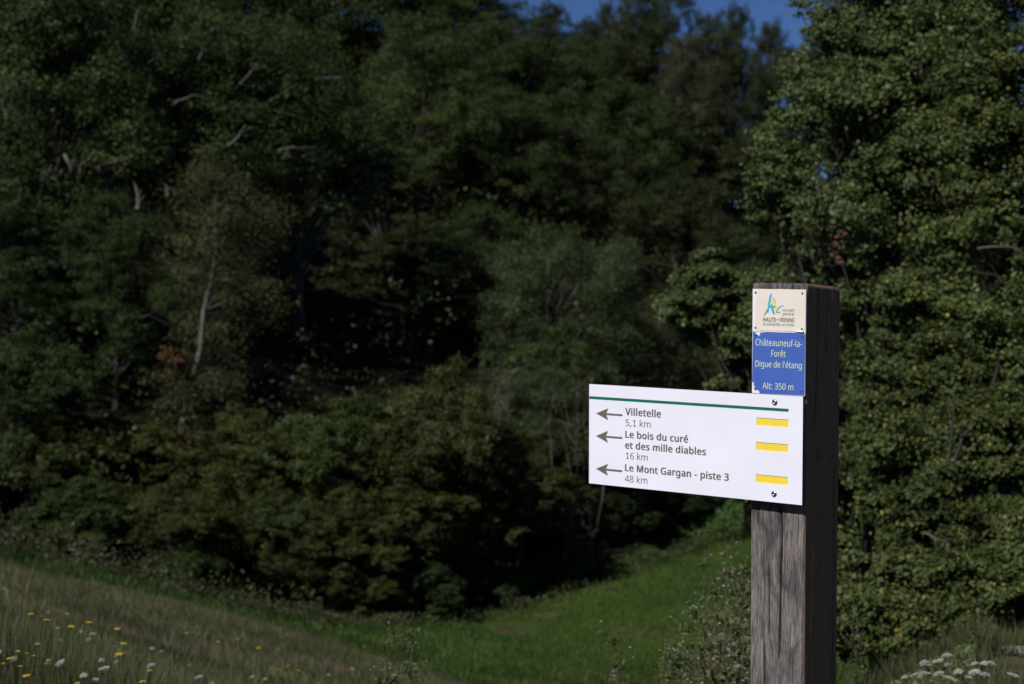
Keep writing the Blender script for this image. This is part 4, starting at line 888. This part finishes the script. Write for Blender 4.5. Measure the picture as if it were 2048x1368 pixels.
for zc_ in (zb0 + .03, zb1 - .03):
    x_ = 0.0; sp = MB(); sp.add([(x_ - .02, YB + .010, zc_ - .01), (x_ + .02, YB + .010, zc_ - .01), (x_ + .02, YB + .010, zc_ + .01), (x_ - .02, YB + .010, zc_ + .01),
                      (x_ - .02, -HW + .001, zc_ - .01), (x_ + .02, -HW + .001, zc_ - .01), (x_ + .02, -HW + .001, zc_ + .01), (x_ - .02, -HW + .001, zc_ + .01)],
                     [(0, 1, 5, 4), (1, 2, 6, 5), (2, 3, 7, 6), (3, 0, 4, 7)])
    link('spacer', sp.mesh('spacer', M['sign_dark']), root)
YT = YB - .0004
def zp(lst, sc, ox, oy, y): return [onplane(a / sc + ox, b / sc + oy, y) for a, b in lst]
A1 = zp([(140, 415), (292, 350), (266, 408), (468, 423), (468, 447), (266, 436), (288, 500)], 6.22, 1170, 760, YB)
xs0, zs0 = A1[0]
t2 = onplane(1170 + 137 / 6.22, 760 + 695 / 6.22, YB); t3 = onplane(1170 + 137 / 6.22, 760 + 1103 / 6.22, YB)
SH = [(0, 0), (.0235, .0108), (.0195, .0019), (.0508, .0019), (.0508, -.0017), (.0195, -.0017), (.0235, -.0108)]
ln = A1[3][0] - xs0; hh = (A1[1][1] - A1[6][1]) / 2; print('arrow', ln, hh)
hx = A1[1][0] - xs0
SH = [(0, 0), (hx, hh), (hx * .83, hh * .16), (ln, hh * .16), (ln, -hh * .16), (hx * .83, -hh * .16), (hx, -hh)]
for (x, z) in ((xs0, zs0), t2, t3):
    # concave shape cut into a head and a shaft so the face stays clean
    V = [(x + a, YT, z + b) for a, b in SH]; me = mesh_py('arrow', V, [(0, 2, 1), (0, 5, 2), (0, 6, 5), (2, 5, 4, 3)], M['brown_paint'])
    link('arrow', me, bd)
for s_ in (('Villetelle', 1250.4, 829.9, 1321.9, 14.0, .026), ('Le bois du curé', 1250.6, 875.0, 1376.1, 13.4, .026), ('et des mille diables', 1250.2, 896.6, 1412, 13.4, .026), ('Le Mont Gargan - piste 3', 1250, 941.6, 1457.6, 13.4, .026)):
    text(s_[0], *s_[1:5], YT, 'brown_paint', bd, bold=s_[5])
for s_ in (('5,1 km', 1251, 851.6, 1301.2, 13.2), ('16 km', 1251.5, 917.6, 1295.2, 13.0), ('48 km', 1249.6, 963.4, 1294.8, 13.0)):
    text(s_[0], *s_[1:5], YT, 'grey_paint', bd, bold=.0)
screw(1549.7, 804.6, YB, 6.5, 'steel', bd, slot=True); screw(1548.2, 988, YB, 6.5, 'steel', bd, slot=True)
rnd = random.Random(9)
mk = MB()
for (px, py) in ((1228, 788), (1227, 857), (1290, 972), (1318, 976), (1332, 916), (1407, 975), (1211, 966), (1597, 922), (1569, 928), (1343, 889), (1390, 800)):
    x, z = onplane(px, py, YB); r = .0007
    mk.add([(x + r * rnd.uniform(.6, 1.3) * math.cos(a), YB - .0002, z + r * rnd.uniform(.6, 1.3) * math.sin(a)) for a in (0, 1, 2, 3, 4, 5)], [(0, 1, 2, 3, 4, 5)])
q = link('grime_spots', mk.mesh('grime_spots', M['mark']), bd); q['kind'] = 'stuff'

# two small plates above
YP = -HW - .0060
px0_, pzt = onplane(1505.5, 577, YP); px1_, pzt2 = onplane(1612, 580, YP); _, pzm = onplane(1505.2, 663.5, YP); _, pzb = onplane(1504, 786, YP); pzb2 = onplane(1610.8, 791.5, YP)[1]
print('plates', px0_, px1_, pzt, pzt2, pzm, pzb, pzb2)
pzt = (pzt + pzt2) / 2; pzb = min(pzb, pzb2)
YP2 = YP - .0005
lp = board('logo_plate', px0_, px1_, pzm + .0006, pzt, YP, .0035, [], [M['plate_white'], M['plate_white']], root, 'cream plate with a blue and yellow emblem and a curling film')
bp_ = board('altitude_plate', px0_, px1_ - .0006, pzb, pzm - .0004, YP, .0035, [], [M['plate_white'], M['plate_white']], root, 'blue plate with pale lettering and torn white corners')
sp = MB(); x_ = 0
film = zp([(140, 240), (260, 215), (700, 205), (1255, 225), (1262, 900), (1245, 1110), (1215, 1165), (980, 1170), (640, 1162), (260, 1150), (170, 1125), (115, 1115), (118, 700), (128, 480), (150, 350)], 11.4, 1500, 560, YP2)
cf = poly_obj('cream_film', film, YP2, M['cream'], lp)
# curling lower edge of the film
cv = []; 
for i in range(9):
    t_ = i / 8; x, z = onplane(1500 + (960 + 270 * t_) / 11.4, 560 + (1150 - 6 * t_) / 11.4, YP2)
    cv.append((x, YP2 - .0003, z)); cv.append((x, YP2 - .0004 - .0042 * t_ ** 1.3, z - .0018 - .0020 * t_))
link('curled_corner', mesh_py('curl', cv, [(2 * i, 2 * i + 1, 2 * i + 3, 2 * i + 2) for i in range(8)], M['cream']), lp)
bf = zp([(50, 122), (88, 122), (100, 150), (135, 165), (150, 190), (172, 165), (175, 132), (300, 125), (700, 128), (905, 140), (942, 165), (935, 700), (930, 1203), (500, 1180), (165, 1163), (150, 1120), (120, 1110), (100, 1095), (70, 1085), (88, 1030), (62, 1040), (66, 990), (75, 965), (48, 975), (38, 985), (45, 500)], 8.55, 1500, 650, YP2)
poly_obj('blue_film', bf, YP2, M['blue'], bp_)
YL = YP2 - .0005
for s_ in (('Châteauneuf-la-', 1511.3, 690.7, 1603.8, 12.9), ('Forêt', 1542.6, 713.0, 1571.3, 12.6), ("Digue de l'étang", 1510.8, 733.2, 1603.5, 12.4), ('Alt: 350 m', 1525.1, 777.3, 1587, 12.4)):
    text(s_[0], *s_[1:5], YL, 'pale_text', bp_, bold=.006)
for s_ in (('conseil', 1565, 623.0, 1588, 6.0, 'ink', 0), ('général', 1565, 630.6, 1588, 6.0, 'ink', 0), ('HAUTE', 1526.3, 642.8, 1552, 8.0, 'ink', .011), ('VIENNE', 1558.6, 643.6, 1588.8, 8.0, 'ink', .011), ('la solidarité, un choix', 1526, 650.6, 1588, 5.8, 'green_ink', .010)):
    text(s_[0], *s_[1:5], YL, s_[5], lp, bold=s_[6])
Z5 = lambda l: zp(l, 11.4, 1500, 560, YL)
poly_obj('emblem_yellow', Z5([(488, 450), (528, 400), (600, 560), (690, 728), (600, 738), (560, 700), (440, 660), (345, 800), (400, 690)]), YL + .0003, M['yellow_ink'], lp, 'pale yellow triangle of the emblem')
poly_obj('emblem_blue', Z5([(455, 330), (475, 318), (498, 325), (452, 570), (420, 745), (385, 745), (400, 640), (430, 440)]), YL, M['sky_ink'], lp, 'blue upright brush stroke of the emblem')
poly_obj('emblem_blue', Z5([(450, 585), (505, 540), (528, 625), (552, 735), (578, 768), (530, 782), (502, 735), (485, 630), (448, 625)]), YL - .0003, M['sky_ink'], lp, 'blue curved brush stroke of the emblem')
poly_obj('emblem_blue', Z5([(583, 742), (625, 655), (680, 598), (770, 570), (762, 590), (700, 612), (650, 665), (604, 742)]), YL, M['sky_ink'], lp, 'blue tick of the emblem')
poly_obj('emblem_green', Z5([(505, 628), (575, 580), (577, 600), (515, 642)]), YL - .0006, M['teal_ink'], lp, 'short dark green stroke of the emblem')
poly_obj('emblem_green', Z5([(522, 395), (538, 400), (592, 525), (575, 520)]), YL, M['green_ink'], lp, 'thin green stroke at the tip of the emblem')
poly_obj('emblem_green', Z5([(318, 798), (395, 655), (398, 690), (340, 800)]), YL - .0003, M['green_ink'], lp, 'green stroke at the foot of the emblem')
poly_obj('emblem_green', Z5([(598, 738), (688, 730), (688, 745), (598, 748)]), YL - .0003, M['green_ink'], lp, 'green line under the tick of the emblem')
poly_obj('wavy_dash', Z5([(604, 905), (625, 895), (642, 903), (662, 897), (662, 910), (642, 917), (625, 909), (606, 918)]), YL, M['teal_ink'], lp)
for (px, py) in ((1511.4, 585), (1605, 586.5), (1511, 655.2), (1604, 658)): screw(px, py, YP2, 2.3, 'dull_steel', lp, tall=.8)
for (px, py) in ((1511.8, 670.5), (1604.4, 673.4), (1510.5, 777.6), (1603.5, 782.5)): screw(px, py, YP2, 2.3, 'dull_steel', bp_, tall=.8)

# a bent nail in the shaded side of the post
def side_point(px, py):
    d = ray(px, py); o = Vector((0, 0, EYE)) - POST; t = (HW - o.dot(EX)) / d.dot(EX); p = o + d * t
    return Vector((HW, p.dot(EYv), p.z))
np_ = side_point(1636, 913); mb = MB()
mb.tube([np_ + Vector((-.004, 0, 0)), np_ + Vector((.004, 0, .0005)), np_ + Vector((.0065, -.001, .001)), np_ + Vector((.0075, -.002, .001))], [.0014, .0014, .0020, .0010], 8)
tag(link('nail', mb.mesh('nail', plain('rusty_nail', (.20, .14, .09), .6), True), root), 'small bent nail in the dark side of the post')
tw = side_point(1638, 1048); mb = MB()
mb.tube([tw + Vector((.001, -.008, .004)), tw + Vector((.002, 0, 0)), tw + Vector((.001, .009, -.001))], [.0008, .0009, .0005], 4)
mb.tube([tw + Vector((.002, 0, 0)), tw + Vector((.001, .001, -.016))], [.0007, .0004], 4)
tag(link('straw', mb.mesh('straw', plain('dry_straw', (.38, .30, .12), .7)), root), 'tiny bit of dry straw caught on the dark side')

# ------------------------------------------------------------------ grass and ground plants
def blades(name, n, region, hgt, wid, mat, seed, label, cat, lean=.35):
    rng = np.random.default_rng(seed)
    x, y = region(rng, n); z = height(x, y); n = len(x)
    h = hgt * rng.uniform(.4, 1.3, n); a = rng.uniform(0, math.pi, n); wd = wid * rng.uniform(.6, 1.4, n)
    dx, dy = np.cos(a) * wd / 2, np.sin(a) * wd / 2; lx, ly = rng.normal(0, lean, n) * h, rng.normal(0, lean, n) * h
    V = np.stack([np.stack([x - dx, y - dy, z - .01], 1), np.stack([x + dx, y + dy, z - .01], 1), np.stack([x + lx, y + ly, z + h], 1)], 1).reshape(-1, 3)
    o = link(name, mesh_arrays(name, V, np.arange(n * 3), 3, M[mat])); tag(o, label, cat, kind='stuff')

def polar(rng, n, d0, d1, t0, t1, pw=1.0):
    u = rng.uniform(0, 1, n); D = d0 * (d1 / d0) ** u if pw == 1 else d0 + (d1 - d0) * u
    t = rng.uniform(t0, t1, n); return t * D, D
def bank_region(rng, n):
    x, y = polar(rng, n, 4.5, 24, -.42, .16); m, wd_, s_, p_ = zones(x, y)
    k = (m < rng.uniform(.2, .8, n)) & (wd_ < .3); return x[k], y[k]
def meadow_region(rng, n):
    x, y = polar(rng, n, 14, 34, -.42, .30); m, wd_, s_, p_ = zones(x, y)
    k = (m > rng.uniform(.3, .7, n)) & (wd_ < .9) & (s_ < .35); return x[k], y[k]
blades('bank_grass', 230000, bank_region, .055, .006, 'blade_dry', 1, 'short dry grass covering the near bank of the dam', 'grass')
blades('meadow_grass', 200000, meadow_region, .07, .014, 'blade_green', 2, 'green grass of the valley meadow below the wood', 'grass')
def crest_region(rng, n):
    x, y = polar(rng, n, 3.6, 9, .15, .42); m, wd_, s_, p_ = zones(x, y); k = (s_ < .4) & (p_ < .4); return x[k], y[k]
blades('shoulder_grass', 70000, crest_region, .12, .006, 'blade_dry', 3, 'longer mixed grass on the shoulder right of the post', 'grass')
def tuft_region(rng, n):
    x, y = polar(rng, n, 4.8, 7.6, -.40, -.02); k = rng.uniform(0, 1, len(x)) < .5 + .5 * np.sin(x * 3 + y * 2); return x[k], y[k]
blades('tall_bank_grass', 70000, tuft_region, .20, .005, 'blade_dry', 4, 'taller seeding grass among the flowers at the top of the bank', 'grass', .25)

M['blade_seed'] = leaf_mat('seeding_grass', [(0, (.09, .065, .045)), (1, (.17, .13, .10))], val_var=.3)
def band_region(rng, n):
    x, y = polar(rng, n, 5, 20, -.40, .02); u = .605 * x + .796 * y; v = .796 * x - .605 * y
    band = np.sin(v * 2.6 + .6 * np.sin(u * .7)) + .6 * np.sin(v * 5.3 + u * .5 + 1); m, wd_, s_, p_ = zones(x, y); k = (band > .35 + rng.normal(0, .4, len(x))) & (m < .4) & (wd_ < .2); return x[k], y[k]
blades('seeding_grass', 60000, band_region, .085, .005, 'blade_seed', 14, 'bands of pinkish seeding grass running down the bank', 'grass')
def ground_leaves(name, mat, n, px0, px1, d0, d1, hgt, leaf, seed, label, cat, fn=None):
    rng = np.random.default_rng(seed); x, y = [], []
    px = rng.uniform(px0, px1, n); D = rng.uniform(d0, d1, n) if fn is None else fn(px, rng)
    x = (px - 1024) / F * D; y = D; lump = .5 + .5 * np.sin(x * 4.3 + 1) * np.cos(y * 3.1)
    k_ = rng.uniform(0, 1, n) < .25 + lump; x, y, lump = x[k_], y[k_], lump[k_]; n = len(x); z = height(x, y) + rng.uniform(0, 1, n) * hgt * (.2 + 1.2 * lump)
    Nr = np.stack([rng.normal(-.2, .5, n), rng.normal(-.3, .5, n), rng.uniform(.3, 1, n)], 1)
    V, fa, k = leaf_geom(np.stack([x, y, z], 1), Nr, leaf * rng.uniform(.5, 1.4, n), rng, .5)
    tag(link(name, mesh_arrays(name, V, fa, k, M[mat])), label, cat, kind='stuff')
def edge_D(off, sp_):
    def f(px, rng):
        t = (px - 1024) / F; D = (0.2 - .775 * 1.2 * -1 * -1 + .634 * 23.5 + off) / (.634 - .775 * t)
        return D + rng.normal(0, sp_, len(px)) + off
    return f
def edge_fn(off, sp_):
    # distance at which the ray of each px crosses the foot of the wood
    def f(px, rng):
        t = (px - 1024) / F; D = (.634 * 23.5 + .775 * 1.2 + off) / (.634 - .775 * t); return D + rng.normal(0, sp_, len(px))
    return f
ground_leaves('bracken', 'fern', 5500, -150, 640, 0, 0, .36, .05, 5, 'rusty brown bracken along the foot of the wood', 'bracken', edge_fn(-.1, .45))
ground_leaves('edge_undergrowth', 'dark', 22000, 300, 1500, 0, 0, .16, .045, 6, 'low leafy undergrowth where the wood meets the meadow', 'undergrowth', edge_fn(0, .5))
ground_leaves('fresh_green_plants', 'blade_fresh', 9000, 1330, 1490, 29.0, 31.5, .45, .055, 7, 'patch of fresh bright green plants at the far end of the meadow', 'plants')
ground_leaves('shoulder_weeds', 'weed', 11000, 1660, 1960, 5.4, 7.0, .14, .022, 8, 'leafy weeds in the long grass right of the post', 'weeds')

# ------------------------------------------------------------------ flowers
def head_point(px, py, h):
    """ground spot whose plant of height h shows its head at the photo pixel"""
    d = ray(px, py); D = 3.6
    while D < 30:
        x = d.x / d.y * D
        if EYE + d.z / d.y * D - gh(x, D) <= h: break
        D += .03
    return Vector((x, D, gh(x, D)))

def yellow_proto():
    o = empty('yellow_flower', (0, 0, 0)); mb = MB(); mb.tube([(0, 0, -.02), (.006, .0, .12), (.0, .006, .24), (.004, .0, .30)], [.0016, .0014, .0012, .0012], 5)
    link('stem', mb.mesh('flower_stem', M['stem']), o)
    V = []; Fc = []
    for c, r in (((.004, 0, .30), .0125),):
        for k in range(13):
            a = 2 * math.pi * k / 13; b = Vector((math.cos(a), math.sin(a), .25)); s_ = Vector((-math.sin(a), math.cos(a), 0)) * r * .2
            cc = Vector(c); st = len(V); V += [cc, cc + b * r * .6 + s_, cc + b * r, cc + b * r * .6 - s_]; Fc.append((st, st + 1, st + 2, st + 3))
        st = len(V); seg = 8
        for k in range(seg): a = 2 * math.pi * k / seg; V.append(Vector(c) + Vector((math.cos(a) * r * .35, math.sin(a) * r * .35, r * .3)))
        V.append(Vector(c) + Vector((0, 0, r * .5))); 
        for k in range(seg): Fc.append((st + k, st + (k + 1) % seg, st + seg))
    link('flower_head', mesh_py('flower_head', V, Fc, M['yellow_petal']), o)
    o['category'] = 'flower'; return o
def umbel_proto(seed, dome=.008, r0=.019):
    rnd = random.Random(seed); o = empty('wild_carrot', (0, 0, 0)); mb = MB(); tip = Vector((.01, .0, .33))
    mb.tube([(0, 0, -.02), (.006, .004, .12), (.002, .006, .24), tip - Vector((0, 0, .03))], [.0022, .002, .0018, .0016], 5)
    V = []; Fc = []
    for k in range(34):
        a = k * 2.39996; r = r0 * math.sqrt((k + .5) / 34); c = tip + Vector((r * math.cos(a), r * math.sin(a), dome * (1 - (r / r0) ** 2) + rnd.uniform(-.002, .002)))
        if k % 2 == 0: mb.tube([tip - Vector((0, 0, .032)), c], [.0006, .0005], 3)
        for q in range(4):
            cc = c + Vector((rnd.gauss(0, .0016), rnd.gauss(0, .0016), rnd.gauss(0, .0008))); s_ = rnd.uniform(.0013, .0022); st = len(V)
            V += [cc + Vector((s_, 0, .0005)), cc + Vector((0, s_, 0)), cc + Vector((-s_, 0, .0005)), cc + Vector((0, -s_, 0)), cc + Vector((0, 0, s_ * .8))]
            Fc += [(st, st + 1, st + 4), (st + 1, st + 2, st + 4), (st + 2, st + 3, st + 4), (st + 3, st, st + 4)]
    link('stem', mb.mesh('umbel_stem', M['stem']), o); link('flower_head', mesh_py('umbel', V, Fc, M['white_petal']), o)
    o['category'] = 'flower'; return o

Z4 = lambda a, b: (a / 2.926, 1000 + b / 2.926)
yellow = [Z4(*p) for p in ((127, 503), (272, 651), (222, 671), (234, 688), (197, 717), (394, 665), (382, 737), (347, 760), (456, 735), (671, 741), (243, 848), (315, 828), (137, 903), (171, 932), (322, 953), (103, 992),
          (258, 1012), (692, 846), (667, 888), (688, 886), (716, 884), (930, 985), (1130, 973), (1106, 770), (1655, 993), (1735, 968), (1790, 995), (2027, 978), (1745, 1020), (148, 930), (75, 885), (705, 925), (52, 965), (490, 1070), (1318, 838), (1536, 860), (1615, 885), (1415, 825), (900, 1070))]
yellow += [(735, 1293), (725, 1335)]
white = [Z4(*p) for p in ((560, 790), (575, 865), (625, 908), (512, 945), (665, 990), (540, 1003), (580, 1045), (668, 1070), (910, 855), (968, 880), (820, 930), (725, 935), (985, 1045), (300, 937), (65, 845), (25, 760), (185, 862),
          (860, 1068), (1300, 1025), (1520, 1010), (1640, 1030), (1915, 1000), (1910, 1045), (1980, 1050), (1750, 1068), (1230, 1020), (40, 520), (975, 945), (610, 800), (545, 745), (685, 860), (1380, 1055))]
yp = yellow_proto(); up = [umbel_proto(1), umbel_proto(2, .003, .023), umbel_proto(3, .009, .015)]
rnd = random.Random(4)
def where(px, py):
    v = 'close to the bottom edge' if py > 1310 else ('half way down the bank' if py > 1230 else 'high on the dry bank')
    h_ = 'in the bottom left corner' if px < 130 else ('left of the white flower clumps' if px < 200 else ('around the white flower clumps' if px < 360 else 'right of the white flower clumps'))
    return v, h_
first = {}
for i, (px, py) in enumerate(yellow):
    o = yp if i == 0 else copy_tree(yp); s_ = rnd.uniform(.65, 1.15); o.location = head_point(px, py, .30 * s_); o.scale = (s_,) * 3
    o.rotation_euler = (rnd.uniform(-.15, .15), rnd.uniform(-.15, .15), rnd.uniform(0, 6.28)); v, h_ = where(px, py)
    o['label'] = 'small yellow flower ' + v + ', ' + h_; o['group'] = 'yellow flowers ' + v + ', ' + h_
for i, (px, py) in enumerate(white):
    p_ = up[i % 3]; o = p_ if i < 3 else copy_tree(p_); s_ = rnd.uniform(.45, .85); o.location = head_point(px, py, .33 * s_); o.scale = (s_,) * 3
    o.rotation_euler = (rnd.uniform(-.1, .45), rnd.uniform(-.5, -.05), rnd.uniform(0, .5)); v, h_ = where(px, py)
    o['label'] = 'flat white umbel flower ' + v + ', ' + h_; o['group'] = 'white umbel flowers ' + v + ', ' + h_
# cluster of white flowers at the bottom right
yarrow = [(1905, 1310), (1930, 1318), (1880, 1322), (1895, 1330), (1912, 1338), (1960, 1318), (1975, 1330), (1985, 1345), (1945, 1340), (1925, 1350), (1850, 1353), (1835, 1358), (1865, 1365), (1885, 1348), (1955, 1355), (1990, 1342), (1918, 1322), (1938, 1330), (1902, 1345), (1870, 1338), (1965, 1345), (1848, 1362), (1928, 1362), (1995, 1330)]
for i, (px, py) in enumerate(yarrow):
    o = copy_tree(up[i % 3]); s_ = rnd.uniform(.72, 1.0); o.location = head_point(px, py, .33 * s_); o.scale = (s_,) * 3
    o.rotation_euler = (rnd.uniform(-.1, .3), rnd.uniform(-.3, .1), rnd.uniform(0, 6.2))
    o.name = 'yarrow'; o['label'] = 'white yarrow flower right of the post, ' + ('uppermost' if py < 1325 else 'middle' if py < 1347 else 'lowest') + ' row, ' + ('towards the post' if px < 1890 else 'in the dense centre' if px < 1950 else 'towards the bare earth'); o['group'] = 'white yarrow flowers right of the post'

# tall weeds gone to seed
def weed_proto(seed, h, spread, nb, yellowf=2):
    rnd = random.Random(seed); rng = np.random.default_rng(seed); o = empty('tall_weed', (0, 0, 0)); o['category'] = 'weed'
    mb = MB(); top = Vector((rnd.gauss(0, .04), rnd.gauss(0, .04), h)); spine = curvy((0, 0, -.05), top, rnd, 8, .03)
    mb.tube(spine, [.0045 - .0004 * i for i in range(9)], 5); heads = []; P = []; Nn = []
    for i in range(nb):
        t_ = rnd.uniform(.2, 1); j = t_ * 8; a = spine[min(7, int(j))].lerp(spine[min(8, int(j) + 1)], j - int(j)); an = rnd.uniform(0, 6.28); L = spread * rnd.uniform(.4, 1) * (1.25 - t_)
        e = a + Vector((math.cos(an) * L, math.sin(an) * L, L * rnd.uniform(.7, 1.5))); pts = curvy(a, e, rnd, 4, .06); mb.tube(pts, [.002, .0018, .0015, .0012, .001], 4)
        for q in range(rnd.randint(2, 4)):
            s_ = pts[rnd.randint(2, 4)]; ee = s_ + Vector((rnd.gauss(0, .5), rnd.gauss(0, .5), rnd.uniform(.4, 1.2))).normalized() * rnd.uniform(.02, .06); mb.tube([s_, ee], [.001, .0007], 3); heads.append(ee)
        for p in pts: P += [p + Vector((rnd.gauss(0, .012), rnd.gauss(0, .012), rnd.gauss(0, .012))) for _ in range(5)]
    for i in range(40):
        t_ = rnd.uniform(.03, .8); j = t_ * 8; a = spine[int(j)]; P += [a + Vector((rnd.gauss(0, .03), rnd.gauss(0, .03), rnd.gauss(0, .02))) for _ in range(3)]
    link('stem', mb.mesh('weed_stem', M['brownstem' if seed % 2 else 'stem']), o)
    P = np.array(P); V, fa, k = leaf_geom(P, rng.normal(size=P.shape) + [0, 0, .6], rng.uniform(.008, .030, len(P)), rng, .4)
    q = link('leaves', mesh_arrays('weed_leaves', V, fa, k, M['weed']), o); q['kind'] = 'stuff'
    V = []; Fc = []; VY = []; FY = []
    for i, c in enumerate(heads):
        r = rnd.uniform(.0022, .0052); tgt, ft = (VY, FY) if i < yellowf else (V, Fc); st = len(tgt)
        ring = [(0, 0, -1), (1, 0, 0), (.3, .95, .1), (-.8, .6, 0), (-.8, -.6, .1), (.3, -.95, 0), (0, 0, .9)]
        tgt += [c + Vector(x) * r for x in ring]
        for k in range(5): a, b = st + 1 + k, st + 1 + (k + 1) % 5; ft += [(st, b, a), (st + 6, a, b)]
    q = link('seed_heads', mesh_py('seed_heads', V, Fc, M['fluff']), o); q['kind'] = 'stuff'
    if VY: link('yellow_bloom', mesh_py('yellow_bloom', VY, FY, M['yellow_petal']), o)
    return o
WG = 'tall weeds gone to seed beside the post'
wp = [weed_proto(1, .95, .16, 16), weed_proto(2, .75, .14, 14, 1), weed_proto(3, .6, .13, 12, 2)]
def put_weed(i, px, top_py, D, label, first_=False):
    X = (px - 1024) / F * D; zg = gh(X, D); zt = EYE + (507 - top_py) / F * D; p_ = wp[i]; o = p_ if first_ else copy_tree(p_)
    s_ = max(.25, (zt - zg) / (.95, .75, .6)[i]); o.location = (X, D, zg); o.scale = (min(s_, 1.3) ** .5 * s_ ** .5,) * 2 + (s_,)
    o.rotation_euler.z = rnd.uniform(0, 6.28); o['label'] = label; o['group'] = WG if 'thicket' not in label else 'weeds of the thicket left of the post'
put_weed(0, 1392, 1128, 6.2, 'tallest branching weed left of the post with pale seed heads', True)
put_weed(1, 1440, 1150, 6.1, 'bushy dry weed between the tallest weed and the post', True)
put_weed(2, 1262, 1292, 5.9, 'low separate weed below the middle of the white board', True)
put_weed(0, 1468, 1105, 6.5, 'brownish weed touching the left side of the post')
put_weed(1, 1362, 1215, 6.0, 'weed with yellow buds left of the tallest weed')
put_weed(2, 1420, 1235, 5.6, 'shorter brown weed in front of the bushy dry weed')
put_weed(1, 1478, 1190, 6.2, 'dense dry weed at the foot of the post')
put_weed(2, 1390, 1290, 5.3, 'low leafy weed with white fluff at the bottom edge left of the post')
put_weed(2, 1240, 1330, 5.7, 'smallest weed left of the low separate weed')
put_weed(2, 1455, 1280, 5.4, 'low dark weed against the foot of the post')
put_weed(1, 792, 1282, 6.2, 'thin weed with yellow heads standing alone at the bottom of the meadow')
put_weed(2, 748, 1290, 6.3, 'small thin weed left of the lone weed with yellow heads')
put_weed(2, 1722, 1230, 6.6, 'pale green upright weed just right of the post')
for i in range(22):
    px = rnd.uniform(1345, 1505); tp = 1368 - (rnd.uniform(.25, .95)) * (1368 - (1310 - (px - 1345) * 1.25)); D = rnd.uniform(5.6, 7.2)
    part_ = 'touching the post' if px > 1470 else ('in its middle' if px > 1400 else 'on its meadow side')
    put_weed(rnd.choice((0, 1, 1, 2)), px, tp, D, ('tall' if tp < 1210 else 'middling' if tp < 1275 else 'low') + ' dry weed of the thicket left of the post, ' + part_); 
print('tris', sum(len(m.loop_triangles) or sum(max(0, len(p.vertices) - 2) for p in m.polygons) if len(m.polygons) < 2000 else len(m.polygons) * 2 for m in bpy.data.meshes))
